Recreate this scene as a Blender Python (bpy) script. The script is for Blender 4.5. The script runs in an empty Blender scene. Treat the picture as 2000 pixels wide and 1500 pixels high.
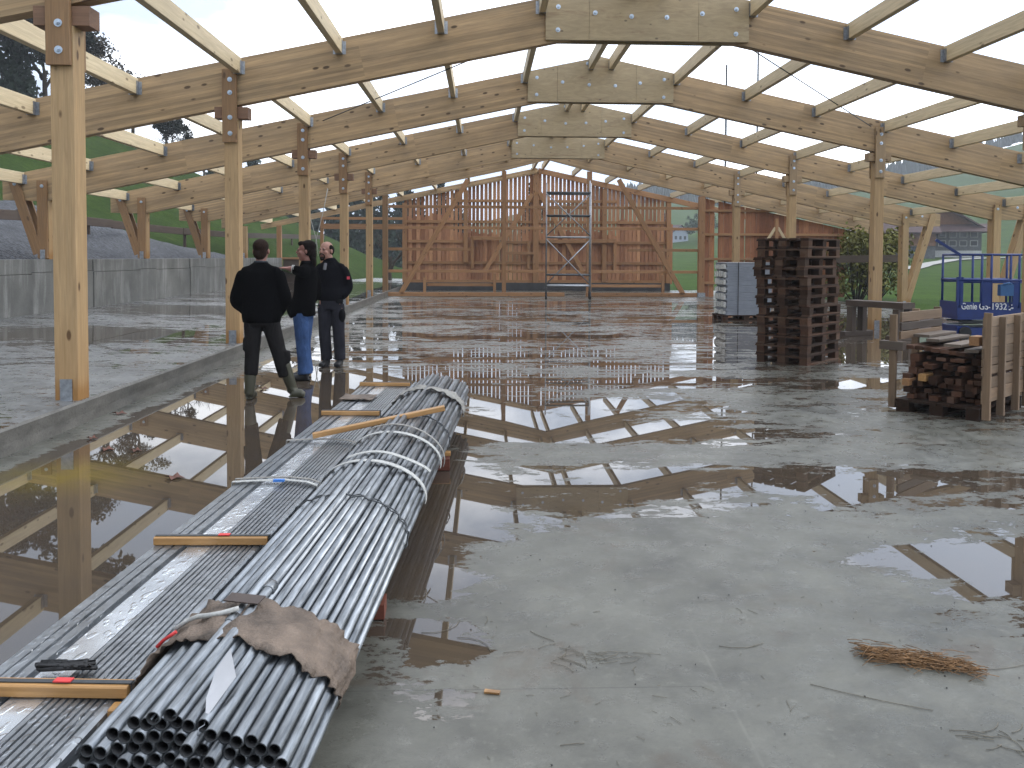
import bpy, math, random
from mathutils import Vector, Matrix, noise as mnoise
R = math.radians
C = bpy.context.scene.collection
scn = bpy.context.scene
# ------------------------------------------------------------------ camera
YAW, PITCH, ROLL, CAM_H, FPX = .0354, .0359, .0045, 1.5593, 1600.0
cd = bpy.data.cameras.new('camera'); cam = bpy.data.objects.new('camera', cd); C.objects.link(cam)
_f = Vector((math.sin(YAW)*math.cos(PITCH), math.cos(YAW)*math.cos(PITCH), -math.sin(PITCH)))
_r = Vector((math.cos(YAW), -math.sin(YAW), 0)); _u = _r.cross(_f)
_cr, _sr = math.cos(ROLL), math.sin(ROLL)
_x = _r*_cr + _u*_sr; _y = -_r*_sr + _u*_cr
M = Matrix((( _x.x, _y.x, -_f.x, 0), (_x.y, _y.y, -_f.y, 0), (_x.z, _y.z, -_f.z, CAM_H), (0, 0, 0, 1)))
cam.matrix_world = M
cd.sensor_fit = 'HORIZONTAL'; cd.sensor_width = 36; cd.lens = 36*FPX/2000
cd.shift_y = -191.2/2000
cd.clip_start = .05; cd.clip_end = 3000
scn.camera = cam
# ------------------------------------------------------------------ world and sun
SUN_EL, SUN_AZ = R(36), R(72)          # azimuth from +Y (ahead) towards +X (right)
w = bpy.data.worlds.new('World'); scn.world = w; w.use_nodes = True
nt = w.node_tree; nt.nodes.clear()
def wn(t, **k):
    n = nt.nodes.new(t)
    for a, v in k.items(): setattr(n, a, v)
    return n
wo = wn('ShaderNodeOutputWorld'); bg = wn('ShaderNodeBackground'); bg.inputs[1].default_value = .1
sky = wn('ShaderNodeTexSky', sky_type='NISHITA', sun_disc=False, sun_elevation=SUN_EL, sun_rotation=SUN_AZ)
tc = wn('ShaderNodeTexCoord')
mp = wn('ShaderNodeMapping'); mp.inputs['Scale'].default_value = (1, 1, 2.6)
cl = wn('ShaderNodeTexNoise'); cl.inputs['Scale'].default_value = 2.1; cl.inputs['Detail'].default_value = 6; cl.inputs['Roughness'].default_value = .55
cr = wn('ShaderNodeValToRGB'); cr.color_ramp.elements[0].position = .47; cr.color_ramp.elements[1].position = .64
cr.color_ramp.elements[0].color = (9.5, 11.0, 13.5, 1); cr.color_ramp.elements[1].color = (31, 31.4, 32.2, 1)
sd = Vector((math.sin(SUN_AZ)*math.cos(SUN_EL), math.cos(SUN_AZ)*math.cos(SUN_EL), math.sin(SUN_EL)))
dt = wn('ShaderNodeVectorMath', operation='DOT_PRODUCT'); dt.inputs[1].default_value = sd
mr = wn('ShaderNodeMapRange'); mr.inputs[1].default_value = -.7; mr.inputs[2].default_value = 1; mr.inputs[3].default_value = .22; mr.inputs[4].default_value = 2.3
mul = wn('ShaderNodeMix', data_type='RGBA', blend_type='MULTIPLY'); mul.inputs[0].default_value = 1
mx = wn('ShaderNodeMix', data_type='RGBA'); mx.inputs[0].default_value = .88
L = nt.links.new
L(tc.outputs['Generated'], mp.inputs[0]); L(mp.outputs[0], cl.inputs['Vector']); L(cl.outputs['Fac'], cr.inputs[0])
L(tc.outputs['Generated'], dt.inputs[0]); L(dt.outputs['Value'], mr.inputs[0])
L(cr.outputs[0], mul.inputs[6]); L(mr.outputs[0], mul.inputs[7])
L(sky.outputs[0], mx.inputs[6]); L(mul.outputs[2], mx.inputs[7]); L(mx.outputs[2], bg.inputs[0]); L(bg.outputs[0], wo.inputs[0])
sl = bpy.data.lights.new('sun', 'SUN'); sl.energy = 1.5; sl.angle = R(22); sl.color = (1, .95, .87)
so = bpy.data.objects.new('sun', sl); C.objects.link(so); so.rotation_euler = (-sd).to_track_quat('-Z', 'Y').to_euler()
scn.view_settings.view_transform = 'Standard'; scn.view_settings.look = 'None'
scn.view_settings.exposure = -0.15; scn.view_settings.gamma = 1
scn.cycles.max_bounces = 6; scn.cycles.diffuse_bounces = 3; scn.cycles.glossy_bounces = 3
try: scn.cycles.use_denoising = True
except Exception: pass
rnd = random.Random(7)
# ------------------------------------------------------------------ helpers
class MB:
    def __init__(s): s.v = []; s.f = []; s.sm = []
    def add(s, vs, fs, smooth=False):
        b = len(s.v); s.v += [tuple(v) for v in vs]
        for f in fs: s.f.append([i+b for i in f]); s.sm.append(smooth)
        return s
    def box(s, x0, y0, z0, x1, y1, z1, m=None):
        vs = [Vector(p) for p in ((x0,y0,z0),(x1,y0,z0),(x1,y1,z0),(x0,y1,z0),(x0,y0,z1),(x1,y0,z1),(x1,y1,z1),(x0,y1,z1))]
        if m is not None: vs = [m @ v for v in vs]
        return s.add(vs, [(0,3,2,1),(4,5,6,7),(0,1,5,4),(1,2,6,5),(2,3,7,6),(3,0,4,7)])
    def bar(s, p0, p1, a, b, up=(0,0,1)):
        m, l = frame(p0, p1, up)
        return s.box(0, -a/2, -b/2, l, a/2, b/2, m)
    def prism(s, poly, y0, y1):          # poly in (x, z), extruded along y
        n = len(poly)
        vs = [(x, y0, z) for x, z in poly] + [(x, y1, z) for x, z in poly]
        fs = [tuple(range(n)), tuple(range(2*n-1, n-1, -1))] + [(i, i+n, (i+1) % n+n, (i+1) % n) for i in range(n)]
        return s.add(vs, fs)
    def tube(s, pts, rad, seg=8, cap=True, smooth=True, closed=False):
        pts = [Vector(p) for p in pts]; n = len(pts)
        if not hasattr(rad, '__len__'): rad = [rad]*n
        rings = []; ref = None
        for i, p in enumerate(pts):
            if closed: t = pts[(i+1) % n]-pts[i-1]
            else: t = pts[min(i+1, n-1)]-pts[max(i-1, 0)]
            t.normalize()
            if ref is None: ref = Vector((0,0,1)) if abs(t.z) < .9 else Vector((1,0,0))
            a = (ref-t*ref.dot(t)).normalized(); b = t.cross(a); ref = a
            r = rad[i]
            ra, rb = (r if hasattr(r, '__len__') else (r, r))
            rings.append([p+a*ra*math.cos(2*math.pi*k/seg)+b*rb*math.sin(2*math.pi*k/seg) for k in range(seg)])
        vs = [v for r in rings for v in r]; fs = []
        for i in range(n if closed else n-1):
            j = (i+1) % n
            for k in range(seg):
                fs.append((i*seg+k, i*seg+(k+1) % seg, j*seg+(k+1) % seg, j*seg+k))
        s.add(vs, fs, smooth)
        if cap and not closed:
            b = len(s.v)-len(vs)
            s.f.append([b+k for k in range(seg-1, -1, -1)]); s.sm.append(False)
            s.f.append([b+(n-1)*seg+k for k in range(seg)]); s.sm.append(False)
        return s
    def ell(s, c, r, m=None, u=10, v=7):
        vs = []; fs = []
        for i in range(v+1):
            th = math.pi*i/v
            for k in range(u):
                ph = 2*math.pi*k/u
                p = Vector((r[0]*math.sin(th)*math.cos(ph), r[1]*math.sin(th)*math.sin(ph), r[2]*math.cos(th)))
                vs.append((m @ p if m is not None else p)+Vector(c))
        for i in range(v):
            for k in range(u): fs.append((i*u+k, (i+1)*u+k, (i+1)*u+(k+1) % u, i*u+(k+1) % u))
        return s.add(vs, fs, True)
    def mesh(s, name):
        me = bpy.data.meshes.new(name); me.from_pydata(s.v, [], s.f); me.update()
        me.polygons.foreach_set('use_smooth', s.sm)
        return me
    def build(s, name, mat, parent=None, loc=None):
        return link(name, s.mesh(name), mat, parent, loc)
def link(name, me, mat, parent=None, loc=None, matrix=None):
    if mat is not None and not me.materials: me.materials.append(mat)
    o = bpy.data.objects.new(name, me); C.objects.link(o)
    if mat is not None and len(me.materials) == 1 and me.materials[0] is not mat:
        o.material_slots[0].link = 'OBJECT'; o.material_slots[0].material = mat
    if parent is not None: o.parent = parent
    if loc is not None: o.location = loc
    if matrix is not None: o.matrix_local = matrix
    return o
def frame(p0, p1, up=(0,0,1)):
    p0 = Vector(p0); d = Vector(p1)-p0; l = d.length; x = d/l
    u = Vector(up)
    if abs(x.dot(u)) > .99: u = Vector((0,1,0))
    y = u.cross(x).normalized(); z = x.cross(y)
    return Matrix(((x.x,y.x,z.x,p0.x),(x.y,y.y,z.y,p0.y),(x.z,y.z,z.z,p0.z),(0,0,0,1))), l
_lum = {}
def lumber(name, p0, p1, a, b, mat, parent=None, up=(0,0,1)):      # a along local y, b along local z; grain along x
    m, l = frame(p0, p1, up)
    key = (round(l, 3), round(a, 4), round(b, 4), mat.name)
    if key not in _lum:
        e = min(.004, a*.15, b*.15)
        sec = [(-a/2+e,-b/2),(a/2-e,-b/2),(a/2,-b/2+e),(a/2,b/2-e),(a/2-e,b/2),(-a/2+e,b/2),(-a/2,b/2-e),(-a/2,-b/2+e)]
        vs = [(0,y,z) for y, z in sec]+[(l,y,z) for y, z in sec]
        fs = [tuple(range(7,-1,-1)), tuple(range(8,16))]+[(i,(i+1)%8,(i+1)%8+8,i+8) for i in range(8)]
        me = bpy.data.meshes.new(name); me.from_pydata(vs, [], fs); me.update(); _lum[key] = me
        me.materials.append(mat)
    return link(name, _lum[key], mat, parent, None, m)
def tag(o, label=None, cat=None, group=None, kind=None):
    if label: o['label'] = label
    if cat: o['category'] = cat
    if group: o['group'] = group
    if kind: o['kind'] = kind
    return o
def empty(name, loc=(0,0,0), rz=0, label=None, cat=None, group=None):
    o = bpy.data.objects.new(name, None); C.objects.link(o); o.location = loc; o.rotation_euler = (0,0,rz)
    o.empty_display_size = .1
    return tag(o, label, cat, group)
def dup(root, loc, rz=0, label=None, group=None, rot=None):
    def cp(o, par):
        c = o.copy(); C.objects.link(c)
        if par is not None:
            c.parent = par; c.matrix_parent_inverse = o.matrix_parent_inverse.copy()
        for ch in kids.get(o.name, []): cp(ch, c)
        return c
    kids = {}
    for o in list(C.objects):
        if o.parent is not None: kids.setdefault(o.parent.name, []).append(o)
    c = cp(root, None); c.location = loc; c.rotation_euler = rot if rot else (0,0,rz)
    if label: c['label'] = label
    if group: c['group'] = group
    return c
# ------------------------------------------------------------------ materials
class G:
    def __init__(s, name):
        s.m = bpy.data.materials.new(name); s.m.use_nodes = True; s.t = s.m.node_tree
        s.b = s.t.nodes['Principled BSDF']; s.out = s.t.nodes['Material Output']
    def n(s, typ, ins=None, **k):
        n = s.t.nodes.new('ShaderNode'+typ)
        for a, v in k.items(): setattr(n, a, v)
        for a, v in (ins or {}).items():
            if isinstance(v, bpy.types.NodeSocket): s.t.links.new(v, n.inputs[a])
            else: n.inputs[a].default_value = v
        return n
    def set(s, **k):
        for a, v in k.items():
            a = a.replace('_', ' ')
            if isinstance(v, bpy.types.NodeSocket): s.t.links.new(v, s.b.inputs[a])
            else: s.b.inputs[a].default_value = v
    def coord(s, scale=(1,1,1), rand=True, kind='Object'):
        tc = s.n('TexCoord'); v = tc.outputs[kind]
        if rand:
            oi = s.n('ObjectInfo')
            m = s.n('VectorMath', {0: oi.outputs['Random'], 1: (37.1, 53.7, 71.3)}, operation='MULTIPLY')
            v = s.n('VectorMath', {0: v, 1: m.outputs[0]}, operation='ADD').outputs[0]
        return s.n('Mapping', {'Vector': v, 'Scale': scale}).outputs[0]
    def noise(s, v, scale, detail=4, rough=.5, dist=0):
        return s.n('TexNoise', {'Vector': v, 'Scale': scale, 'Detail': detail, 'Roughness': rough, 'Distortion': dist}).outputs['Fac']
    def ramp(s, f, stops, interp='LINEAR'):
        r = s.n('ValToRGB', {'Fac': f}); e = r.color_ramp.elements; r.color_ramp.interpolation = interp
        while len(e) < len(stops): e.new(.5)
        for i, (p, c) in enumerate(stops):
            e[i].position = p; e[i].color = (c, c, c, 1) if not hasattr(c, '__len__') else (*c, 1)
        return r.outputs[0]
    def mix(s, f, a, b, blend='MIX'):
        m = s.n('Mix', data_type='RGBA', blend_type=blend)
        for i, v in ((0, f), (6, a), (7, b)):
            if isinstance(v, bpy.types.NodeSocket): s.t.links.new(v, m.inputs[i])
            else: m.inputs[i].default_value = (*v, 1) if hasattr(v, '__len__') and len(v) == 3 else v
        return m.outputs[2]
    def math(s, op, a, b=0.0, clamp=False):
        return s.n('Math', {0: a, 1: b}, operation=op, use_clamp=clamp).outputs[0]
    def bump(s, h, strength=.3, dist=.01):
        return s.n('Bump', {'Height': h, 'Strength': strength, 'Distance': dist}).outputs[0]
def sc3(c, k): return tuple(min(1, x*k) for x in c)
def wood(name, base, dark=None, knots=.5, lam=0, rough=.55, grime=.3, var=.25, spec=.4):
    g = G(name); dark = dark or sc3(base, .5)
    v = g.coord((1,1,1)); vg = g.coord((.6, 9, 9))
    n1 = g.noise(vg, 3.2, 5, .6, .6)
    col = g.mix(g.ramp(n1, [(.3, 0), (.7, 1)]), sc3(base, .8), sc3(base, 1.14))
    vf = g.coord((1.2, 60, 60)); n2 = g.noise(vf, 2, 3, .6)
    col = g.mix(g.ramp(n2, [(.35, .28), (.6, 0)]), col, dark)
    if lam:
        tcz = g.n('SeparateXYZ', {'Vector': g.n('TexCoord').outputs['Object']}).outputs[2]
        li = g.math('FLOOR', g.math('DIVIDE', tcz, lam)); oi = g.n('ObjectInfo').outputs['Random']
        px = g.math('FLOOR', g.math('MULTIPLY', g.n('SeparateXYZ', {'Vector': g.n('TexCoord').outputs['Object']}).outputs[0], .22))
        wnz = g.n('TexWhiteNoise', {'Vector': g.n('CombineXYZ', {0: li, 1: g.math('MULTIPLY', oi, 91.), 2: px}).outputs[0]}, noise_dimensions='3D').outputs['Value']
        col = g.mix(g.ramp(wnz, [(0, 0), (1, 1)]), g.mix(1.0, col, (.7,.69,.66), 'MULTIPLY'), g.mix(1.0, col, (1.1,1.06,.98), 'MULTIPLY'))
        fr = g.math('FRACT', g.math('DIVIDE', tcz, lam))
        col = g.mix(g.ramp(fr, [(0, .45), (.05, 0), (.95, 0), (1, .45)]), col, sc3(base, .5))
    if knots:
        vk = g.coord((2.6, 6.0, 6.0)); vo = g.n('TexVoronoi', {'Vector': vk, 'Scale': 1.05, 'Randomness': 1.0})
        k = g.ramp(vo.outputs['Distance'], [(0, 1), (.11, 1), (.17, 0)])
        pick = g.ramp(g.n('SeparateColor', {'Color': vo.outputs['Color']}).outputs[0], [(.22, 0), (.26, 1)])
        col = g.mix(g.math('MULTIPLY', g.math('MULTIPLY', k, pick), knots), col, sc3(dark, .42))
    if grime:
        gn = g.noise(g.coord((.9, 2.5, 2.5)), 1.3, 6, .65)
        col = g.mix(g.math('MULTIPLY', g.ramp(gn, [(.45, 0), (.75, 1)]), grime), col, (.11,.095,.075))
    if name == 'planed_spruce':
        xx = g.n('SeparateXYZ', {'Vector': g.n('TexCoord').outputs['Object']}).outputs[0]
        foot = g.ramp(g.math('ADD', xx, g.math('MULTIPLY', g.math('SUBTRACT', n1, .5), .25)), [(.08, .8), (.22, .25), (.9, 0)])
        col = g.mix(foot, col, (.27,.125,.03))
    oi = g.n('ObjectInfo').outputs['Random']
    hv = g.n('HueSaturation', {'Hue': .5, 'Saturation': 1.0, 'Value': g.n('MapRange', {0: oi, 3: 1-var, 4: 1+var}).outputs[0], 'Color': col}).outputs[0]
    g.set(Base_Color=hv, Roughness=rough, Normal=g.bump(n2, .15, .004)); g.b.inputs['Specular IOR Level'].default_value = spec
    return g.m
def metal(name, base, rough=.4, mott=.4, metallic=.85, scale=30, drops=0, sy=1.0):
    g = G(name); v = g.coord((1,sy,1)); n = g.noise(v, scale, 4, .6)
    n2 = g.noise(g.coord((1.5, 1.5*max(sy,.3), 1.5)), 2.5, 4, .6)
    col = g.mix(g.ramp(n, [(.3, 0), (.7, 1)]), sc3(base, 1-mott), sc3(base, 1+mott*.6))
    col = g.mix(g.ramp(n2, [(.4, 0), (.75, .5)]), col, sc3(base, .45))
    oi = g.n('ObjectInfo').outputs['Random']
    col = g.n('HueSaturation', {'Hue': .5, 'Saturation': 1.0, 'Value': g.n('MapRange', {0: oi, 3: .72, 4: 1.22}).outputs[0], 'Color': col}).outputs[0]
    g.set(Base_Color=col, Metallic=metallic, Roughness=g.math('ADD', g.n('MapRange', {0: n, 3: rough*.65, 4: rough*1.25}).outputs[0], g.math('MULTIPLY', oi, .12)))
    if drops:
        vo = g.n('TexVoronoi', {'Vector': g.coord((1,.55,1)), 'Scale': drops, 'Randomness': 1.0}, feature='SMOOTH_F1')
        nn = g.noise(g.coord((1,.4,1)), drops*.8, 3, .6)
        h = g.ramp(g.math('ADD', vo.outputs['Distance'], g.math('MULTIPLY', nn, .5)), [(.5, 1), (.6, 0)])
        g.set(Normal=g.bump(h, .6, .0025))
    else:
        g.set(Normal=g.bump(n, .12, .002))
    return g.m
def plain(name, col, rough=.6, metallic=0, var=.15, scale=6, spec=.4, bump=0, bscale=40):
    g = G(name); n = g.noise(g.coord(), scale, 5, .6)
    g.set(Base_Color=g.mix(g.ramp(n, [(.3,0),(.7,1)]), sc3(col, 1-var), sc3(col, 1+var)), Roughness=rough, Metallic=metallic)
    g.b.inputs['Specular IOR Level'].default_value = spec
    if bump: g.set(Normal=g.bump(g.noise(g.coord(), bscale, 4, .6), bump, .01))
    return g.m
TAN = (.42, .30, .165)
W = dict(
    glulam=wood('glulam_spruce', (.47,.33,.19), (.24,.14,.07), 1.0, .042, .6, .3, .09),
    post=wood('planed_spruce', (.44,.295,.15), (.25,.13,.055), 1.0, 0, .5, .12, .08),
    purlin=wood('purlin_spruce', (.60,.49,.31), (.36,.24,.13), .8, 0, .6, .08, .10),
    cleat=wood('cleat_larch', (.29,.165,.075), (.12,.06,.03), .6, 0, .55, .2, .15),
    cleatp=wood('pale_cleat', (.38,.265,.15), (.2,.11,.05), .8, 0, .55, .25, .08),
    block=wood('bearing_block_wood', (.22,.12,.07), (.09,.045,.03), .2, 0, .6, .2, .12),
    red=wood('larch_frame', (.36,.19,.085), (.15,.07,.035), .6, 0, .6, .15, .16),
    board=wood('larch_boards', (.33,.155,.07), (.13,.055,.03), .6, 0, .65, .25, .15),
    pallet=wood('pallet_wood', (.062,.031,.018), (.02,.009,.006), .4, 0, .8, .4, .6, .15),
    crate=wood('crate_wood', (.19,.125,.075), (.09,.055,.035), .6, 0, .75, .45, .35),
    offcut=wood('offcut_wood', (.085,.04,.024), (.03,.014,.01), .4, 0, .8, .4, .65, .15),
    batten=wood('wet_batten', (.42,.23,.085), (.2,.09,.03), .6, 0, .35, .15, .1),
    scrap=wood('grey_scrap_wood', (.17,.13,.10), (.06,.045,.035), .5, 0, .75, .5, .3),
    darkwood=wood('old_dark_timber', (.07,.048,.036), (.03,.02,.016), .3, 0, .7, .4, .25),
    redblock=wood('sleeper_wood', (.15,.04,.022), (.07,.02,.012), .2, 0, .6, .2, .2),
)
def plywood():
    g = G('ridge_plywood'); v = g.coord((.7, 1, 3.2)); n = g.noise(v, 3.4, 6, .6, 1.6)
    col = g.mix(g.ramp(n, [(.3,0),(.7,1)]), (.33,.25,.145), (.46,.355,.21))
    s = g.noise(g.coord((.35, 1, 2.5)), 2.2, 5, .7, .8)
    col = g.mix(g.ramp(s, [(.58, 0), (.72, .75)]), col, (.17,.085,.04))
    vo = g.n('TexVoronoi', {'Vector': g.coord((3.2,3.2,5.2)), 'Scale': 1.0})
    k = g.ramp(vo.outputs['Distance'], [(.05, 1), (.1, 0)])
    col = g.mix(g.math('MULTIPLY', k, .7), col, (.06,.04,.025))
    g.set(Base_Color=col, Roughness=.55); return g.m
W['ply'] = plywood()
GALV = metal('galvanised_steel', (.40,.42,.45), .38, .35, .9, 26)
PIPE = metal('galvanised_pipe', (.25,.265,.28), .36, .55, .92, 60, 0, .10)
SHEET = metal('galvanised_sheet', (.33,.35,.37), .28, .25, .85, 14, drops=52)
SHEETW = metal('bright_strip_sheet', (.78,.82,.86), .2, .1, .85, 9, drops=36)
SHEETD = metal('groove_shade_sheet', (.15,.16,.17), .35, .3, .8, 14, drops=52)
BOLT = plain('zinc_bolt', (.52,.60,.70), .3, .6, .1)
STEELD = plain('dark_steel_and_rim_shade', (.07,.075,.08), .5, .6)
BLACK = plain('black_rubber_and_bore_shade', (.012,.012,.013), .6)
STRAPW = plain('woven_strap', (.37,.37,.35), .7, 0, .25, 60)
STRAPG = plain('old_grey_strap', (.23,.22,.20), .8, 0, .3, 60)
CARD = plain('wet_wrapping', (.115,.085,.063), .6, 0, .55, 9, .4, .8, 70)
WHITEP = plain('white_paper', (.40,.40,.41), .7)
REDP = plain('red_plastic', (.55,.04,.04), .5)
BLUEP = plain('blue_plastic', (.03,.16,.5), .5)
# ---- concrete floor with puddles (positions in metres on the slab)
def concrete_floor(name, blobs, base=(.100,.098,.082), bias=0.0, wetbase=(.047,.037,.029)):
    g = G(name); tc = g.n('TexCoord').outputs['Object']
    sx = g.n('SeparateXYZ', {'Vector': tc}); X, Y = sx.outputs[0], sx.outputs[1]
    v1 = g.n('Mapping', {'Vector': tc, 'Scale': (.55, 1.1, 1)}).outputs[0]
    n = g.noise(v1, .9, 9, .62, .35)
    f = g.math('ADD', g.math('MULTIPLY', g.math('SUBTRACT', n, .5), 2.2), bias)
    for cx, cy, rx, ry, amp in blobs:
        dx = g.math('DIVIDE', g.math('SUBTRACT', X, cx), rx); dy = g.math('DIVIDE', g.math('SUBTRACT', Y, cy), ry)
        d2 = g.math('ADD', g.math('MULTIPLY', dx, dx), g.math('MULTIPLY', dy, dy))
        e = g.math('POWER', 2.718, g.math('MULTIPLY', d2, -1.0))
        f = g.math('ADD', f, g.math('MULTIPLY', e, amp))
    fine = g.noise(g.n('Mapping', {'Vector': tc, 'Scale': (.7, 1.3, 1)}).outputs[0], 9, 8, .75, .6)
    f = g.math('ADD', f, g.math('MULTIPLY', g.math('SUBTRACT', fine, .5), 1.25))
    fine2 = g.noise(g.n('Mapping', {'Vector': tc, 'Scale': (.6, 1.7, 1)}).outputs[0], 3.2, 6, .7, .4)
    f = g.math('ADD', f, g.math('MULTIPLY', g.math('SUBTRACT', fine2, .5), 2.4))
    fine3 = g.noise(g.n('Mapping', {'Vector': tc, 'Scale': (.8, 1.4, 1)}).outputs[0], 26, 5, .75, .5)
    f = g.math('ADD', f, g.math('MULTIPLY', g.math('SUBTRACT', fine3, .5), .95))
    pud = g.ramp(g.math('ADD', f, .5), [(.492, 0), (.512, 1)])
    n2 = g.noise(tc, 1.6, 8, .65, .3); n3 = g.noise(tc, 55, 4, .7); n4 = g.noise(tc, 7, 6, .6)
    col = g.mix(g.ramp(n2, [(.3, 0), (.7, 1)]), sc3(base, .5), sc3(base, 1.4))
    n6 = g.noise(g.n('Mapping', {'Vector': tc, 'Location': (3,9,1)}).outputs[0], 2.3, 7, .68, .8)
    col = g.mix(g.ramp(n6, [(.56, 0), (.66, .55)]), col, (.075,.058,.042))
    n7 = g.noise(tc, 18, 6, .75)
    col = g.mix(g.ramp(n7, [(.56, 0), (.7, .6)]), col, sc3(base, 1.7))
    col = g.mix(g.ramp(n4, [(.5, 0), (.8, .6)]), col, sc3(base, 1.45))
    col = g.mix(g.ramp(n3, [(.3, .3), (.5, 0)]), col, sc3(base, .5))
    bro = g.noise(g.n('Mapping', {'Vector': tc, 'Scale': (.5,.5,1), 'Location': (7,3,0)}).outputs[0], .7, 5, .6)
    wet = g.mix(g.ramp(bro, [(.4, 0), (.65, 1)]), wetbase, sc3(wetbase, 1.35))
    wet = g.mix(g.ramp(n2, [(.35,.35),(.6,0)]), wet, (.075,.052,.028))
    ydx = g.math('DIVIDE', g.math('ADD', X, 2.95), .55); ydy = g.math('DIVIDE', g.math('SUBTRACT', Y, 5.85), .4)
    yb_ = g.math('POWER', 2.718, g.math('MULTIPLY', g.math('ADD', g.math('MULTIPLY', ydx, ydx), g.math('MULTIPLY', ydy, ydy)), -1.0))
    wet = g.mix(g.math('MULTIPLY', g.math('MULTIPLY', yb_, g.ramp(n4, [(.3,.3),(.6,1)])), .8), wet, (.14,.105,.012))
    damp = g.ramp(g.math('ADD', f, .5), [(.3, 0), (.49, .5)])
    col = g.mix(damp, col, sc3(base, .6)); col = g.mix(pud, col, wet)
    # construction joints
    jx = g.ramp(g.math('ABSOLUTE', g.math('SUBTRACT', X, g.math('ADD', .82, g.math('MULTIPLY', Y, .018)))), [(.002, 1), (.007, 0)])
    jx = g.math('MULTIPLY', jx, g.ramp(g.math('DIVIDE', Y, 10), [(.32, 1), (.36, 0)]))
    col = g.mix(g.math('MULTIPLY', g.math('MULTIPLY', jx, g.ramp(n4, [(.35, 0), (.6, 1)])), .45), col, sc3(base, 1.7))
    jy = g.ramp(g.math('ABSOLUTE', g.math('SUBTRACT', Y, 2.9)), [(.001, 1), (.004, 0)])
    jy = g.math('MULTIPLY', jy, g.ramp(X, [(.8, 1), (.83, 0)]))
    col = g.mix(g.math('MULTIPLY', jy, .8), col, sc3(base, .3))
    dryr = g.n('MapRange', {0: n4, 1: .3, 2: .7, 3: .16, 4: .55}).outputs[0]
    rough = g.n('Mix', {0: pud, 2: dryr, 3: .012}).outputs[0]
    hb = g.math('ADD', g.math('MULTIPLY', n3, .4), g.math('MULTIPLY', fine, 1.2))
    st = g.math('SUBTRACT', 1.0, pud)
    bp = g.n('Bump', {'Height': hb, 'Distance': .006, 'Strength': g.math('MULTIPLY', st, .35)}).outputs[0]
    g.set(Base_Color=col, Roughness=rough, Normal=bp, IOR=g.n('Mix', {0: pud, 2: 1.4, 3: 1.55}).outputs[0])
    return g.m
def grass_mat(name, a=(.027,.054,.008), b=(.055,.098,.013), sc=.35):
    g = G(name); tc = g.n('TexCoord').outputs['Object']
    n = g.noise(tc, sc, 7, .65); n2 = g.noise(g.n('Mapping', {'Vector': tc, 'Scale': (1,1,1)}).outputs[0], 6, 6, .75)
    col = g.mix(g.ramp(n, [(.3,0),(.7,1)]), a, b)
    col = g.mix(g.ramp(n2, [(.35,.6),(.6,0)]), col, sc3(a, .35))
    col = g.mix(g.ramp(g.noise(tc, sc*2.7, 5, .6), [(.6,0),(.75,.5)]), col, (.07,.07,.022))
    g.set(Base_Color=col, Roughness=.8, Normal=g.bump(n2, .6, .06)); g.b.inputs['Specular IOR Level'].default_value = .02
    return g.m
# ------------------------------------------------------------------ the setting
blobs_main = [(-2.4,7.2,1.5,2.6,1.5), (-2.6,4.6,1.3,1.6,1.6), (-1.6,9.6,1.6,1.4,.7), (-.25,4.6,.28,1.6,.9), (.9,7.4,1.6,.5,.7), (.6,5.5,1.1,.5,.62),
    (2.9,5.6,.9,.4,.55), (2.75,3.95,1.0,.6,1.0), (1.2,8.7,1.6,.35,.5), (2.2,10.2,2.5,.4,.45), (.5,12.5,3.0,.7,.3), (1.0,16.0,5,1.0,.3), (4,20.5,7,1.6,.25), (2,26,8,2.4,.3),
    (5.8,7.2,1.2,.9,.4), (4.6,9.8,1.2,.5,.5), (7.5,13.5,2.5,1.6,.9), (9,18,3,3,.9), (-.1,2.75,.25,.12,.55), (3.3,3.0,.5,.3,.7), (-.15,3.25,.2,.2,.7),
    (.9,3.6,1.6,.75,-.9), (.9,2.6,2.0,.5,-.8), (1.3,6.4,1.5,.32,-.6), (3.2,9.0,1.4,.5,-.45), (4.6,6.6,.8,.8,-.6), (1.8,4.5,1.4,.3,-.6), (-3.75,8,.34,9,-2.2), (-3.75,16,.3,9,-1.5)]
FLOOR = concrete_floor('wet_concrete', blobs_main, bias=-.10)
YE0, YE1 = -6.0, 38.4
mb = MB()
mb.add([(-3.70,YE0,0),(12.9,YE0,0),(12.9,YE1,0),(-3.70,YE1,0),(-3.70,YE0,-.3),(12.9,YE0,-.3),(12.9,YE1,-.3),(-3.70,YE1,-.3)],
       [(0,1,2,3),(0,4,5,1),(1,5,6,2),(2,6,7,3)])
tag(mb.build('floor', FLOOR), kind='structure')
PLATM = concrete_floor('wet_platform_concrete', [(-6.2,13.5,1.8,1.3,1.0), (-6.5,19,2.5,1.5,.8), (-6,26,3,3,.9), (-6,35,4,5,1.2), (-5,8.5,1.5,.8,-.3)], base=(.135,.135,.13), bias=-.24)
def platform_z(x): return .217+(-3.69-x)*.025
mb = MB(); n = 60
ys = [YE0+i*(48-YE0)/n for i in range(n+1)]
def edge_x(y): return -3.68+.006*math.sin(y*2.1)+.004*math.sin(y*5.3)
vs = []
for y in ys: vs += [(-9.2, y, platform_z(-9.2)), (edge_x(y)-.02, y, .217), (edge_x(y), y, .197), (edge_x(y)-.008, y, .09), (edge_x(y), y, -.05)]
fs = [(i*5+j, i*5+j+1, i*5+j+6, i*5+j+5) for i in range(n) for j in range(4)]
mb.add(vs, fs)
plat = tag(mb.build('platform', PLATM), kind='structure')
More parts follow.
